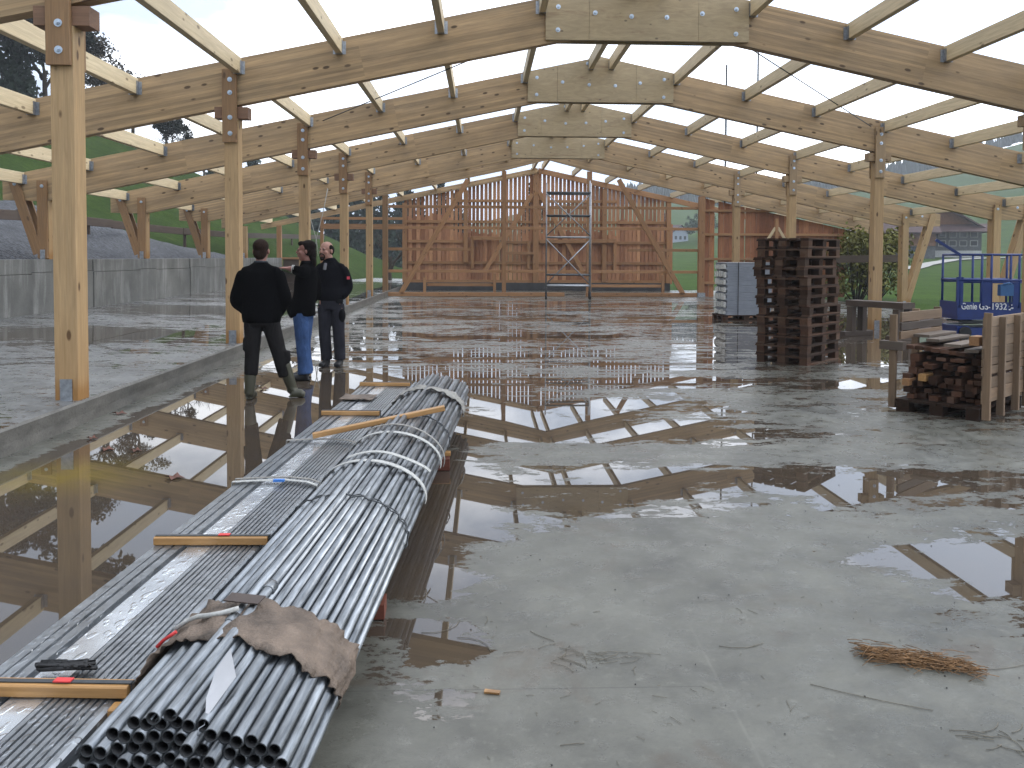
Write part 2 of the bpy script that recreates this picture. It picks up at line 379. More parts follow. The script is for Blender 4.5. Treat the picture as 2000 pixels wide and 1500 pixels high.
def kerb_mat():
    g = G('kerb_concrete'); tc = g.n('TexCoord').outputs['Object']
    n = g.noise(g.n('Mapping', {'Vector': tc, 'Scale': (1,1,2.5)}).outputs[0], 2.2, 8, .65); n2 = g.noise(tc, 40, 4, .7)
    col = g.mix(g.ramp(n, [(.3,0),(.7,1)]), (.07,.066,.057), (.17,.16,.14))
    col = g.mix(g.ramp(n2, [(.35,.4),(.5,0)]), col, (.03,.027,.022))
    g.set(Base_Color=col, Roughness=.6, Normal=g.bump(g.math('ADD', n, n2), .4, .01)); return g.m
plat.data.materials.append(kerb_mat())
for p in plat.data.polygons:
    if abs(p.normal.x) > .6: p.material_index = 1
# meadow, hills
CREST = [(-9999,450),(-400,470),(300,480),(900,450),(1100,412),(1290,379),(1360,373),(1450,388),(1560,372),(1740,338),(1830,315),(1900,298),(2000,264),(2300,240),(3600,330),(9999,420)]
def crest(px):
    for (a, ya), (b, yb) in zip(CREST, CREST[1:]):
        if a <= px <= b: return ya+(yb-ya)*(px-a)/(b-a)
    return 420
def hill_z(r, az):
    c = math.cos(az)
    px = 943+1600*math.tan(az) if c > .05 else (9999 if math.sin(az) > 0 else -9999)
    px = max(-9990, min(9990, px)); fc = max(.22, c)
    def zz(y, rr): return CAM_H+(505-y)/1600*rr*fc
    pts = [(0,-.14),(38,-.14),(60,.15),(110,1.0 if px > 1200 else .4),(185,zz(484, 185) if px > 1100 else 1.0),(300,zz(.45*484+.55*crest(px), 300)),(430,zz(crest(px), 430)),(520,zz(crest(px)+14, 520)),(900,zz(crest(px)+30, 900))]
    for (a, za), (b, zb) in zip(pts, pts[1:]):
        if a <= r <= b:
            t = (r-a)/(b-a); z = za+(zb-za)*t; break
    else: z = pts[-1][1]
    if r > 90: z += mnoise.noise(Vector((r*math.sin(az)*.012, r*math.cos(az)*.012, 0)))*min(5, (r-90)*.02)
    return z
def meadow_z(x, y): return hill_z(math.hypot(x, y), math.atan2(x, y))
mb = MB(); NA = 180
rs = [0.5,8,16,24,32,38,44,52,60,70,80,95,110,130,150,170,185,205,230,260,300,340,380,410,430,460,520,620]
for r in rs:
    for k in range(NA):
        az = 2*math.pi*k/NA; mb.v.append((r*math.sin(az), r*math.cos(az), hill_z(r, az)))
for i in range(len(rs)-1):
    for k in range(NA):
        mb.f.append([i*NA+k, i*NA+(k+1) % NA, (i+1)*NA+(k+1) % NA, (i+1)*NA+k]); mb.sm.append(True)
mb.f.append(list(range(NA))); mb.sm.append(True)
GRASS = grass_mat('meadow_grass'); tag(mb.build('meadow', GRASS), kind='structure')
def hs_z(x, y):
    t = max(0, min(1, (y-33)/24)); x0 = 7.6+(4.6-7.6)*t
    z = .46*(-x-x0)
    if z > 10: z = 10+(z-10)*.75
    z += .35*mnoise.noise(Vector((x*.13, y*.13, 3)))+.12*mnoise.noise(Vector((x*.5, y*.5, 3)))
    if y > 60: z -= ((y-60)**1.35)*.16
    return z
mb = MB(); nx, ny = 46, 60
xs = [-10.0-.55*i-.02*i*i for i in range(nx)]; 
for j in range(ny):
    y = -12+j*1.75
    for i in range(nx):
        t = max(0, min(1, (y-36.5)/3)); x = xs[i]+t*5.0
        mb.v.append((x, y, max(hs_z(x, y), -.3)))
for j in range(ny-1):
    for i in range(nx-1):
        a = j*nx+i; mb.f.append([a, a+nx, a+nx+1, a+1]); mb.sm.append(True)
tag(mb.build('hillside', grass_mat('hillside_grass', (.018,.034,.006), (.042,.07,.012), .4)), kind='structure')
# gravel heap behind the retaining wall
def gravel_mat():
    g = G('wet_gravel'); tc = g.n('TexCoord').outputs['Object']
    vo = g.n('TexVoronoi', {'Vector': tc, 'Scale': 14, 'Randomness': 1.0}); c = g.n('SeparateColor', {'Color': vo.outputs['Color']}).outputs[0]
    n = g.noise(tc, .8, 5, .6)
    col = g.mix(c, (.012,.013,.016), (.075,.078,.09)); col = g.mix(g.ramp(n, [(.35,.5),(.65,0)]), col, (.012,.012,.015))
    g.set(Base_Color=col, Roughness=.6, Normal=g.bump(vo.outputs['Distance'], .9, .05)); g.b.inputs['Specular IOR Level'].default_value = .25; return g.m
mb = MB(); nx, ny = 14, 40
for j in range(ny):
    y = 4+j*.8
    top = 2.75+.25*math.sin(y*.5) if y < 26 else 2.75-(y-26)*.11
    for i in range(nx):
        t = i/(nx-1); x = -9.35-t*5.0
        z = 1.36+(top-1.36)*min(1, t*1.55)**.8+ (0 if t < .65 else (t-.65)*1.2)+.07*mnoise.noise(Vector((x*1.3, y*1.3, 0)))
        if .33 < t < .48: z -= .06
        mb.v.append((x, y, z))
for j in range(ny-1):
    for i in range(nx-1):
        a = j*nx+i; mb.f.append([a, a+nx, a+nx+1, a+1]); mb.sm.append(True)
tag(mb.build('gravel', gravel_mat()), 'heap of dark wet gravel piled behind the concrete retaining wall', 'gravel', kind='stuff')
# retaining wall
def wallmat():
    g = G('cast_concrete_wall'); tc = g.n('TexCoord').outputs['Object']
    n = g.noise(g.n('Mapping', {'Vector': tc, 'Scale': (1,.9,.9)}).outputs[0], 1.1, 7, .6); st = g.noise(g.n('Mapping', {'Vector': tc, 'Scale': (1,3.2,.35)}).outputs[0], 1.6, 6, .65)
    col = g.mix(g.ramp(n, [(.3,0),(.7,1)]), (.10,.10,.093), (.20,.20,.185)); col = g.mix(g.ramp(st, [(.5,0),(.7,.8)]), col, (.34,.34,.32))
    z = g.n('SeparateXYZ', {'Vector': tc}).outputs[2]
    col = g.mix(g.ramp(g.noise(tc, 30, 4, .7), [(.3,.3),(.5,0)]), col, (.04,.04,.036))
    g.set(Base_Color=col, Roughness=.6, Normal=g.bump(st, .2, .01)); return g.m
WALLM = wallmat()
rw = empty('retaining_wall', (-9.25, 16, .3), 0, 'grey cast concrete retaining wall holding back the gravel heap', 'wall')
ybs = [-4,-1.4,1.2,3.8,6.4,9.0,11.6,14.2,16.8,19.4,22.0,23.1,25.7,27.1,29.7,32.3,34.9,37.3]
for i, (a, b) in enumerate(zip(ybs, ybs[1:])):
    if b < 8: continue
    mb = MB(); t = .012*(i % 3); mb.box(-9.6, a+.006, .0, -9.05-t, b-.006, 1.19-.03*(i % 2)); mb.box(-9.6, a+.006, 1.2-.03*(i % 2), -9.06-t, b-.006, 1.46)
    o = mb.build('wall_panel', WALLM, rw); o.location = (9.25, -16, -.3)
dw = empty('boarded_partition', (-8.6, 37.5, .2), 0, 'dark boarded panel with a timber cap closing the end of the retaining wall', 'panel')
mb = MB(); mb.box(-9.04,37.45,.1,-8.05,37.55,1.4); o = mb.build('panel_board', W['darkwood'], dw, (8.6,-37.5,-.2))
o = lumber('cap_rail', (-.5,-.05,1.24), (.58,-.05,1.24), .14, .09, W['red'], dw)
# ------------------------------------------------------------------ timber frames
S, Y0, RX, RZ, SL, BD = 5.0, 7.6245, 2.5103, 5.853, .2107, .70
ANG = math.atan(SL); XL, XR, PW = -3.7142, 8.5228, .21
XLO, XRO = -9.148, 14.34
def top(x): return RZ-SL*abs(x-RX)
BOLTME = MB()
BOLTME.tube([(0,-.004,0),(0,.004,0)], .036, 14); BOLTME.tube([(0,-.004,0),(0,-.02,0)], .02, 6, True, False); BOLTME.tube([(0,-.02,0),(0,-.03,0)], .012, 8)
BOLTME = BOLTME.mesh('bolt')
def bolt(x, y, z, par): return link('bolt', BOLTME, BOLT, par, (x, y, z))
def beam_half(side, par, bd=BD, x_end=None, thick=.16, tail=True, arch=0.0):
    # polygon in the frame plane, stored with x along the slope
    s = -1 if side == 'L' else 1
    xe = x_end if x_end is not None else (-10.1 if s < 0 else 15.68)
    xt = XLO-.05 if s < 0 else XRO+.05
    poly = [(RX, RZ), (RX, RZ-bd+arch)]
    if arch: poly.append((RX+s*1.6, top(RX+s*1.6)-bd+.03))
    if tail and abs(xe-RX) > abs(xt-RX): poly += [(xt, top(xt)-bd), (xe, top(xt)-bd+.02)]
    else: poly += [(xe, top(xe)-bd)]
    poly += [(xe, top(xe))]
    if s > 0: poly = poly[::-1]
    a = s*ANG
    rot = Matrix.Rotation(a, 4, 'Y'); inv = rot.inverted()
    loc = Vector((RX, .025, RZ))
    pl = [inv @ (Vector((x, 0, z))-Vector((RX, 0, RZ))) for x, z in poly]
    mb = MB(); mb.prism([(p.x, p.z) for p in pl], 0, thick)
    o = mb.build('beam', W['glulam'], par); o.matrix_local = Matrix.Translation(loc) @ rot
    return o
def gusset(par, yface, zb=4.875, hw=1.57):
    o = None
    mb = MB(); y0, y1 = yface-.042, yface
    cuts = [-hw, -hw+.62+.2*rnd.random(), hw-.9+.2*rnd.random(), hw] 
    for a, b in zip(cuts, cuts[1:]):
        a2, b2 = RX+a+.002, RX+b-.002
        poly = [(a2, zb), (b2, zb), (b2, top(b2)-.012)]
        if a2 < RX < b2: poly.append((RX, RZ-.012))
        poly.append((a2, top(a2)-.012))
        mb.prism(poly, y0, y1)
    o = mb.build('ridge_plate', W['ply'], par, None)
    # shift the mesh origin to the ridge so that the grain is local
    for v in o.data.vertices: v.co -= Vector((RX, 0, zb))
    o.location = (RX, 0, zb)
    for bx, bz in ((-1.38,.14),(-1.38,.50),(-.82,.42),(-.25,.36),(.3,.36),(.85,.42),(1.36,.12),(1.36,.5),(-.28,.82),(.3,.82)):
        bolt(bx+.02*(rnd.random()-.5), y0-.004, bz+.02*(rnd.random()-.5), o)
    return o
def inner_post(par, x0, zb, left=True, boards=True):
    xc = x0-PW/2 if left else x0+PW/2
    zt = top(xc)-BD-.19
    p = lumber('post', (xc, PW/2, zb), (xc, PW/2, zt), PW, PW, W['post'], par, (1,0,0))
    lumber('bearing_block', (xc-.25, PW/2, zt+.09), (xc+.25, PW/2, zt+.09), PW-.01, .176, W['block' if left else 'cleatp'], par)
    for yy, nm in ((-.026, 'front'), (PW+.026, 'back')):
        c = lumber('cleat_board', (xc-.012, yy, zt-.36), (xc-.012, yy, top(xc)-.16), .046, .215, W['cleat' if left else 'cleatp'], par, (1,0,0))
        if yy < 0:
            ln = top(xc)-.16-(zt-.36)
            for t in (.12, .34, .68, .86): link('bolt', BOLTME, BOLT, c, None, Matrix.Translation((ln*t, .026, .01)) @ Matrix.Rotation(R(180), 4, 'X') )
    # foot plate
    mb = MB(); mb.box(xc-.055, -.012, zb+.002, xc+.055, -.002, zb+.2); mb.box(xc-.06, -.03, zb, xc+.06, PW+.03, zb+.006)
    mb.build('foot_plate', GALV, par)
def outer_post(par, left=True, strut=True):
    s = -1 if left else 1
    xi = XLO if left else XRO
    xc = xi+s*PW/2; zb = 1.462 if left else -.1
    zt = top(xc)-BD+.02
    lumber('post', (xc, PW/2, zb), (xc, PW/2, zt), PW*.96, PW, W['post'], par, (1,0,0))
    zz = zt+.42
    if strut:
        for yy in (-.027, PW+.027):
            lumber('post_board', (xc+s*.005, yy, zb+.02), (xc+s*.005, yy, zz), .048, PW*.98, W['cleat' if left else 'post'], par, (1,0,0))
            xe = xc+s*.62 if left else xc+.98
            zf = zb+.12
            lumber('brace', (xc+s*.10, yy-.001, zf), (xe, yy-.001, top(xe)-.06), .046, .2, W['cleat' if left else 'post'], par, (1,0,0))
        bolt(xc, -.056, zz-.12, par); bolt(xc+s*.56, -.056, top(xc+s*.56)-.22, par)
    mb = MB(); mb.box(xc-.05, -.064, zb, xc+.05, -.054, zb+.2); mb.build('foot_plate', GALV, par)
FL = ['timber portal frame nearest the camera, carried by the closest kerb post',
      'timber portal frame second from the camera, with the widest plywood ridge plate',
      'timber portal frame third from the camera, ridge plate wholly in view',
      'timber portal frame fourth from the camera with medium plywood ridge plate',
      'timber portal frame fifth from the camera with small plywood ridge plate',
      'timber portal frame with sill, rails and diagonal braces in front of the boarded gable']
frames = []
for k in range(6):
    fy = Y0+S*k if k < 5 else 32.05
    t = empty('portal_frame', (0, fy, 0), 0, FL[k], 'timber frame', 'timber portal frames of the barn'); frames.append(t)
    if k < 5:
        beam_half('L', t); beam_half('R', t)
        inner_post(t, XL, .217, True); inner_post(t, XR+(.11 if k == 1 else 0), 0, False)
        gusset(t, .022); gusset(t, .23)
        if k: outer_post(t, True, True)
        outer_post(t, False, True) if k > 1 else None
    else:
        beam_half('L', t, .6, tail=False, arch=.1); beam_half('R', t, .6, tail=False, arch=.1)
        for xx, zb in ((XL-.1, 0), (8.62, .17)):
            lumber('post', (xx, .1, zb), (xx, .1, top(xx)-.6), .2, .24 if xx > 0 else .2, W['red' if xx > 0 else 'cleat'], t, (1,0,0))
        mb = MB(); mb.box(8.47,-.03,0,8.77,.23,.165); mb.build('foot_plate', GALV, t)
        outer_post(t, True, False)
        lumber('post', (.82,.06,.16), (.82,.06,top(.82)-.6), .1, .16, W['red'], t, (1,0,0))
        lumber('post', (4.16,.06,.16), (4.16,.06,top(4.16)-.6), .1, .2, W['red'], t, (1,0,0))
        for xx, z0, z1 in ((-2.28,.16,.78),(.45,.16,.9),(7.1,.16,.85)):
            lumber('stud', (xx,.05,z0), (xx,.05,z1), .08, .11, W['red'], t, (1,0,0))
        lumber('sill', (-3.7,.08,.08), (3.2,.08,.08), .18, .15, W['red'], t); lumber('sill', (4.05,.08,.08), (8.45,.08,.08), .18, .15, W['red'], t)
        for z, x0, x1 in ((3.5,-3.7,8.5),(2.68,-3.7,8.5),(1.84,-3.7,-.5),(1.84,5.7,8.5),(.98,-3.7,8.5),(.45,-2.2,.42),(.42,4.1,7.05)):
            lumber('rail', (x0,.165,z), (x1,.165,z), .06, .11, W['red'], t)
        for a, b in (((-3.2,.12),(-.6,4.55)), ((7.9,.1),(5.3,4.6))):
            lumber('brace', (a[0],.02,a[1]), (b[0],.02,b[1]), .06, .19, W['red'], t)
# joist hanger and roof purlins
HANG = MB()
for sgn in (-1, 1): HANG.box(sgn*.053-.003, 0, -.165, sgn*.053+.003, .09, .03); HANG.box(sgn*.053, -.003, -.165, sgn*.053+sgn*.045, .003, .03)
HANG.box(-.053,0,-.171,.053,.09,-.165)
HANG = HANG.mesh('hanger')
OFFS = [.22, 1.62, 3.16, 4.70, 6.22, 7.76, 9.28, 10.82, 12.2]
ORD = ['first','second','third','fourth','fifth','sixth','seventh','eighth','outermost']
BAYN = ['first','second','third','fourth','fifth','last']
UNSEEN = set()
for k in range(6):
    ya = (Y0+S*k if k < 5 else 32.05)+.185; yb = (Y0+S*(k+1) if k < 4 else (32.05 if k == 4 else 37.45))+.025
    lift_ = 0
    if k == 5: yb = 37.95
    for s in (-1, 1):
        for j, of in enumerate(OFFS):
            if (k, s, j) in UNSEEN: continue
            x = RX+s*of; z = top(x)-.122
            side = 'kerb' if s < 0 else 'pallet'
            o = lumber('roof_purlin', (x, ya+.004, z), (x, yb-.004, z), .10, .24, W['purlin'])
            tag(o, f'{ORD[j]} roof purlin from the ridge on the {side} side of the {BAYN[k]} bay', 'purlin', 'roof purlins between the frames')
            ln = yb-ya-.008
            if k < 4:
                link('hanger', HANG, GALV, o, None, Matrix.Translation((ln-.001, 0, .045)) @ Matrix.Rotation(R(90), 4, 'Z'))
# ------------------------------------------------------------------ boarded gable wall (one bay behind the last frame)
YF = 37.6
t = empty('gable_wall', (0, YF, 0), 0, 'tall larch boarded gable wall with daylight showing between its upper boards', 'wall')
mb = MB(); mb.box(-3.68,.12,-.1,8.68,.3,.36); mb.build('plinth', plain('dark_plinth', (.05,.05,.052), .5, 0, .3, 3), t)
def gtop(x): return 5.64-SL*abs(x-RX)
rb = random.Random(3)
for nm, zone in (('boarding', 0), ('cover_boarding', 1)):
    x = -3.62; idx = 0
    mb = MB()
    while x < 8.6:
        wd = .135+.02*rb.random() if not zone else .182
        gap = .036+.022*rb.random() if not zone else .008+.012*rb.random()
        y = .31 if not zone else .345
        yj = .006*rb.random()
        if zone:
            zt = 2.55+.25*rb.random() if 0.0 < x < 6 else 2.5+.3*rb.random()
            if x < -1.6: zt = 3.3+.3*rb.random()
            if x > 6.1: zt = 3.1+.3*rb.random()
            mb.box(x+.09, y, .33-.03*rb.random(), x+.09+wd, y+.02, min(zt, gtop(x+.1)-.1))
            x += wd+gap
        else:
            zb = .33-.04*rb.random()
            x1 = x+wd
            vs = [(x,y+yj,zb),(x1,y+yj,zb),(x1,y+yj,gtop(x1)-.06),(x,y+yj,gtop(x)-.06)]
            vs += [(a,b+.022,c) for a, b, c in vs]
            mb.add(vs, [(0,1,2,3),(7,6,5,4),(0,4,5,1),(1,5,6,2),(2,6,7,3),(3,7,4,0)])
            x += wd+gap
    mb.build(nm, None, t)
# boards vary in colour from board to board (by their position across the wall)
def boards_mat(name, base, pitch, vs=1.0):
    g = G(name); tc = g.n('TexCoord').outputs['Object']; sx = g.n('SeparateXYZ', {'Vector': tc}).outputs[0]
    idx = g.math('FLOOR', g.math('DIVIDE', sx, pitch)); wv = g.n('TexWhiteNoise', {'W': idx}, noise_dimensions='1D').outputs['Value']
    n = g.noise(g.n('Mapping', {'Vector': tc, 'Scale': (14, 1, 1.1)}).outputs[0], 2.2, 5, .6, .4)
    col = g.mix(g.ramp(n, [(.3,0),(.7,1)]), sc3(base, .72), sc3(base, 1.2))
    col = g.mix(1.0, col, g.ramp(wv, [(0, (.62,.52,.46)), (.5, (1,.95,.9)), (1, (1.3,1.35,1.25))]), 'MULTIPLY')
    vo = g.n('TexVoronoi', {'Vector': g.n('Mapping', {'Vector': tc, 'Scale': (7,1,2.4)}).outputs[0], 'Scale': 1.0})
    col = g.mix(g.math('MULTIPLY', g.ramp(vo.outputs['Distance'], [(.07,1),(.13,0)]), .6), col, sc3(base, .25))
    g.set(Base_Color=col, Roughness=.65); return g.m
BM = boards_mat('gable_boards', (.42,.215,.115), .1925)
for o in list(C.objects):
    if o.parent is t and o.name.startswith(('boarding', 'cover_boarding')): o.data.materials.append(BM)
for s in (-1, 1):
    xe = -10.1 if s < 0 else 15.6
    p0, p1 = (RX, .17, 5.52), (xe, .17, 5.52-SL*abs(xe-RX))
    lumber('rafter', p0, p1, .12, .24, W['red'] if s > 0 else W['glulam'], t)
for z, x0, x1 in ((4.12,-1.2,6.2),(3.16,-3.6,8.6),(2.25,-3.6,-.9),(2.22,1.0,8.6),(1.27,-3.6,8.6),(.42,-3.6,8.6)):
    lumber('rail', (x0,.27,z), (x1,.27,z), .06, .13, W['red'], t)
for x, z0, z1, wd in ((-3.6,.36,4.0,.2),(2.43,.36,5.45,.27),(8.6,.36,4.1,.2),(-.8,1.3,4.6,.2),(-.5,1.0,2.5,.14),(2.1,1.0,2.3,.14),(5.6,.4,4.7,.2),(6.1,.9,2.4,.14)):
    lumber('post', (x,.2,z0), (x,.2,z1), .12, wd, W['red'], t, (1,0,0))
lumber('header', (-.45,.11,2.4), (1.0,.11,2.4), .1, .16, W['red'], t); lumber('header', (2.6,.11,2.26), (6.1,.11,2.3), .1, .16, W['red'], t)
lumber('window_sill', (1.0,.11,1.72), (2.3,.11,1.72), .08, .12, W['red'], t)
for a, b in (((.1,.92),(2.25,4.45)),((4.7,.72),(2.6,4.5))):
    lumber('brace', (a[0],.13,a[1]), (b[0],.13,b[1]), .05, .19, W['red'], t)
# rails of the left aisle end, carried by a slim post
t = empty('aisle_rail_frame', (-5.5, YF, 0), 0, 'two open timber rails with one slim post left unboarded beside the gable wall', 'rail frame')
lumber('post', (-1.85,.1,.2), (-1.85,.1,3.3), .12, .13, W['red'], t, (1,0,0))
lumber('rail', (-1.9,.0,3.27), (1.85,.0,3.27), .06, .12, W['red'], t); lumber('rail', (-1.9,.0,2.9), (1.85,.0,2.9), .07, .24, W['red'], t)
for x in (-9.25, 14.5):
    o = lumber('end_post', (x, 37.6, .1 if x < 0 else -.1), (x, 37.6, top(x)-.45), .2, .2, W['red'], None, (1,0,0))
    tag(o, 'thick post at the far end of the concrete retaining wall' if x < 0 else 'thick post under the far rafter end beyond the low boarded wall', 'post')
# low boarded wall on the right
t = empty('boarded_wall', (11.6, 32.35, 0), 0, 'low red larch boarded wall behind the pallet stack, one board missing', 'wall')
mb = MB(); x = 8.78; i = 0
def rtop(x): return top(x)-.62
while x < 14.5:
    wd = .19+.03*rb.random(); x1 = min(x+wd, 14.5)
    if i != 2:
        zb = -.02+.03*rb.random(); y = .02*rb.random()
        vs = [(x,y,zb),(x1,y,zb),(x1,y,rtop(x1)),(x,y,rtop(x))]; vs += [(a,b+.022,c) for a, b, c in vs]
        vs = [(a-11.6,b,c) for a, b, c in vs]
        mb.add(vs, [(0,1,2,3),(7,6,5,4),(0,4,5,1),(1,5,6,2),(2,6,7,3),(3,7,4,0)])
    x = x1+(.004+.008*rb.random() if i != 7 else .03); i += 1
    if i == 3: x -= .07
mb.build('boarding', boards_mat('low_wall_boards', (.31,.13,.06), .2), t)
for z, x1 in ((3.42,12.0),(2.48,14.4),(1.5,14.4),(.55,14.4)):
    lumber('rail', (-2.8,-.04,z), (x1-11.6,-.04,z), .07, .1, W['red'], t)
t = empty('braced_post', (11.55, 31.95, 0), 0, 'slender post with two short struts in front of the low boarded wall', 'post')
lumber('post', (0,0,0), (0,0,3.1), .1, .12, W['red'], t, (1,0,0))
for s in (-1, 1): lumber('strut', (.0+s*.05,-.01,2.75), (s*.55,-.01,1.95), .05, .1, W['purlin'], t)
# thin steel bracing rods in the roof, and two masts beyond the barn
def rod(name, a, b, r, mat, label, cat, group=None):
    a = Vector(a); mb = MB(); mb.tube([(0,0,0), Vector(b)-a], r, 6)
    return tag(mb.build(name, mat, None, a), label, cat, group)
rod('bracing_rod', (-3.4,17.6,4.42), (1.6,12.75,5.35), .011, STEELD, 'thin steel bracing rod crossing the roof opening above the three men', 'rod')
rod('bracing_rod', (8.4,17.6,4.42), (3.2,12.75,5.4), .011, STEELD, 'thin steel bracing rod crossing the roof opening above the pallet stack', 'rod')
rod('mast', (13.35,45,-.2), (13.35,45,12.15), .055, STEELD, 'shorter of two slim dark masts standing beyond the barn', 'mast')
rod('mast', (15.1,45,-.2), (15.1,45,13.2), .05, STEELD, 'taller of two slim dark masts standing beyond the barn', 'mast')
mb = MB()
for dx in (-.35, .35):
    mb.tube([(dx,0,0),(dx*.6,.01,-.7),(0,.02,-1.5),(-dx*.15,.02,-2.0)], .012, 5)
tag(mb.build('rope', STRAPW, None, (-4.95, 24.5, 3.55)), 'pale rope hanging in two strands behind the three men', 'rope')
# ------------------------------------------------------------------ scaffold tower
t = empty('scaffold_tower', (2.3, 29.85, 0), 0, 'grey mobile scaffold tower on castors in front of the gable wall', 'scaffold')
SW, SD = 1.62, .72
for ix in (0, 1):
    for iy in (0, 1):
        x, y = ix*SW+iy*.06, iy*SD
        mb = MB(); mb.tube([(x,y,.24),(x,y,4.25 if (ix, iy) != (1,1) else 4.4)], .026, 8); mb.build('standard', GALV, t)
        mb = MB(); mb.tube([(x,y,.14),(x,y,.28)], .035, 8); mb.tube([(x-.03,y,.10),(x+.03,y,.10)], .1, 14); mb.build('castor', BLACK, t)
for z, m, th in ((3.9,STEELD,.035),(3.07,STEELD,.03),(2.28,GALV,.026),(.9,STEELD,.032),(.5,GALV,.028)):
    for iy in (0, 1):
        mb = MB(); mb.tube([(iy*.06,iy*SD,z),(SW+iy*.06,iy*SD,z)], th, 6); mb.build('ledger', m, t)
for z in (1.0,1.5,2.0,2.5,3.0,3.5,4.0):
    for ix in (0, 1):
        mb = MB(); mb.tube([(ix*SW,0,z),(ix*SW+.06,SD,z)], .018, 6); mb.build('rung', GALV, t)
for z0, z1 in ((2.32,3.86),(.55,2.2)):
    for a, b in ((0, SW), (SW, 0)):
        mb = MB(); mb.tube([(a,-.03 if a else .03,z0),(b,-.03 if a else .03,z1)], .02, 6); mb.build('diagonal', GALV, t)
# ------------------------------------------------------------------ pallets
def pallet_parts(t):
    mb = MB()
    for k in range(5): y = k*.8/5*1.04; mb.box(0, min(y, .8-.125), .122, 1.2, min(y, .8-.125)+.125, .142)
    mb.build('deck', W['pallet'], t)
    mb = MB()
    for x in (0, .55, 1.06): mb.box(x, 0, .101, x+.14, .8, .1215)
    mb.build('cross_board', W['pallet'], t)
    for y in (0, .335, .66):
        mb = MB(); mb.box(0,y,0,1.2,y+.14 if y == .335 else y+.12,.021); mb.build('skid', W['pallet'], t)
        for x in (0, .53, 1.06):
            mb = MB(); mb.box(x+.002,y+.002,.0215,x+.138,y+.118,.1005); mb.build('block', W['pallet'], t)
PAL_L = ['lowest pallet of the tall stack, resting on the wet floor', 'second pallet from the floor in the tall stack', 'third pallet from the floor in the tall stack', 'fourth pallet from the floor in the tall stack',
    'fifth pallet from the floor in the tall stack', 'sixth pallet from the floor in the tall stack', 'middle pallet of the tall stack, with six above it and six below', 'sixth pallet from the top of the tall stack',
    'fifth pallet from the top of the tall stack, the blackened one', 'fourth pallet from the top, lowest of the group pushed sideways', 'third pallet from the top of the tall stack',
    'second pallet from the top of the tall stack', 'topmost pallet of the tall stack']
a0 = math.atan2(.714, .70)
proto = empty('pallet', (4.68, 11.62, 0), a0, PAL_L[0], 'pallet', 'wooden pallets in the tall stack'); pallet_parts(proto)
offs = [(0,0,0),(.0,.0,.5),(.01,.0,-.4),(.0,-.01,.6),(-.01,.0,-.5),(.01,-.02,.4),(.0,.02,.3),(.02,.02,-.4),(.01,.02,.5),(.0,.07,-.5),(.01,.06,.4),(.03,.03,-.3),(.03,.02,.3)]
for i in range(1, 13):
    ox, oy, rz = offs[i]
    loc = (4.68+ox*math.cos(a0)-oy*math.sin(a0), 11.62+ox*math.sin(a0)+oy*math.cos(a0), .1425*i)
    dup(proto, loc, a0+R(rz), PAL_L[i])
# pile of grey insulation boards on a pallet
ap = R(3)
p = dup(proto, (5.9, 19.93, 0), ap, 'pallet under the pile of grey boards'); del p['group']
PACKM = plain('grey_board_pack', (.23,.25,.285), .6, 0, .12, 4, .3, .15, 20); EDGEM = plain('fluffy_white_edge', (.55,.55,.53), .9, 0, .3, 30)
PK = ['lowest pack of grey boards on the pallet', 'second pack from the pallet in the grey board pile', 'third pack from the pallet in the grey board pile', 'middle pack of the grey board pile',
      'third pack from the top of the grey board pile', 'second pack from the top of the grey board pile', 'topmost pack of the grey board pile, with a pale upper face']
z = .1435
for i in range(7):
    hgt = .172+.012*(i % 3)
    pk = empty('board_pack', (5.98+.01*(i % 2), 19.95, z), ap, PK[i], 'board pack', 'packs of grey boards')
    mb = MB(); nl = 3
    for q in range(nl): mb.box(.02*((i+q) % 2), .0, q*hgt/nl+.002, 1.15, .78, (q+1)*hgt/nl-.002)
    mb.build('boards', PACKM, pk)
    mb = MB(); 
    for q in range(5): mb.box(-.035-.02*rnd.random(), .02+.15*q, .01+.02*rnd.random(), -.001, .13+.15*q, hgt-.02-.05*rnd.random())
    mb.build('white_edge', EDGEM, pk)
    if i == 6:
        mb = MB(); mb.box(-.02,-.01,hgt+.001,1.17,.79,hgt+.012); mb.build('cover_sheet', WHITEP, pk)
    z += hgt+.002
mb = MB()
for x in (.3, .95):
    for (q0, q1) in (((x,-.004,.02),(x,-.004,z-.02-.14)),): mb.box(x-.008,-.008,.01,x+.008,-.003,z-.13)
so_ = mb.build('strap', BLACK, None, (5.98, 19.93, .14)); so_.rotation_euler = (0,0,ap); tag(so_, 'dark strap tied around the grey board pile', 'strap')
# ------------------------------------------------------------------ box pallet with offcuts
u = Vector((-.64, .77, 0)).normalized(); v = Vector((.77, .64, 0)); ac = math.atan2(v.y, v.x)
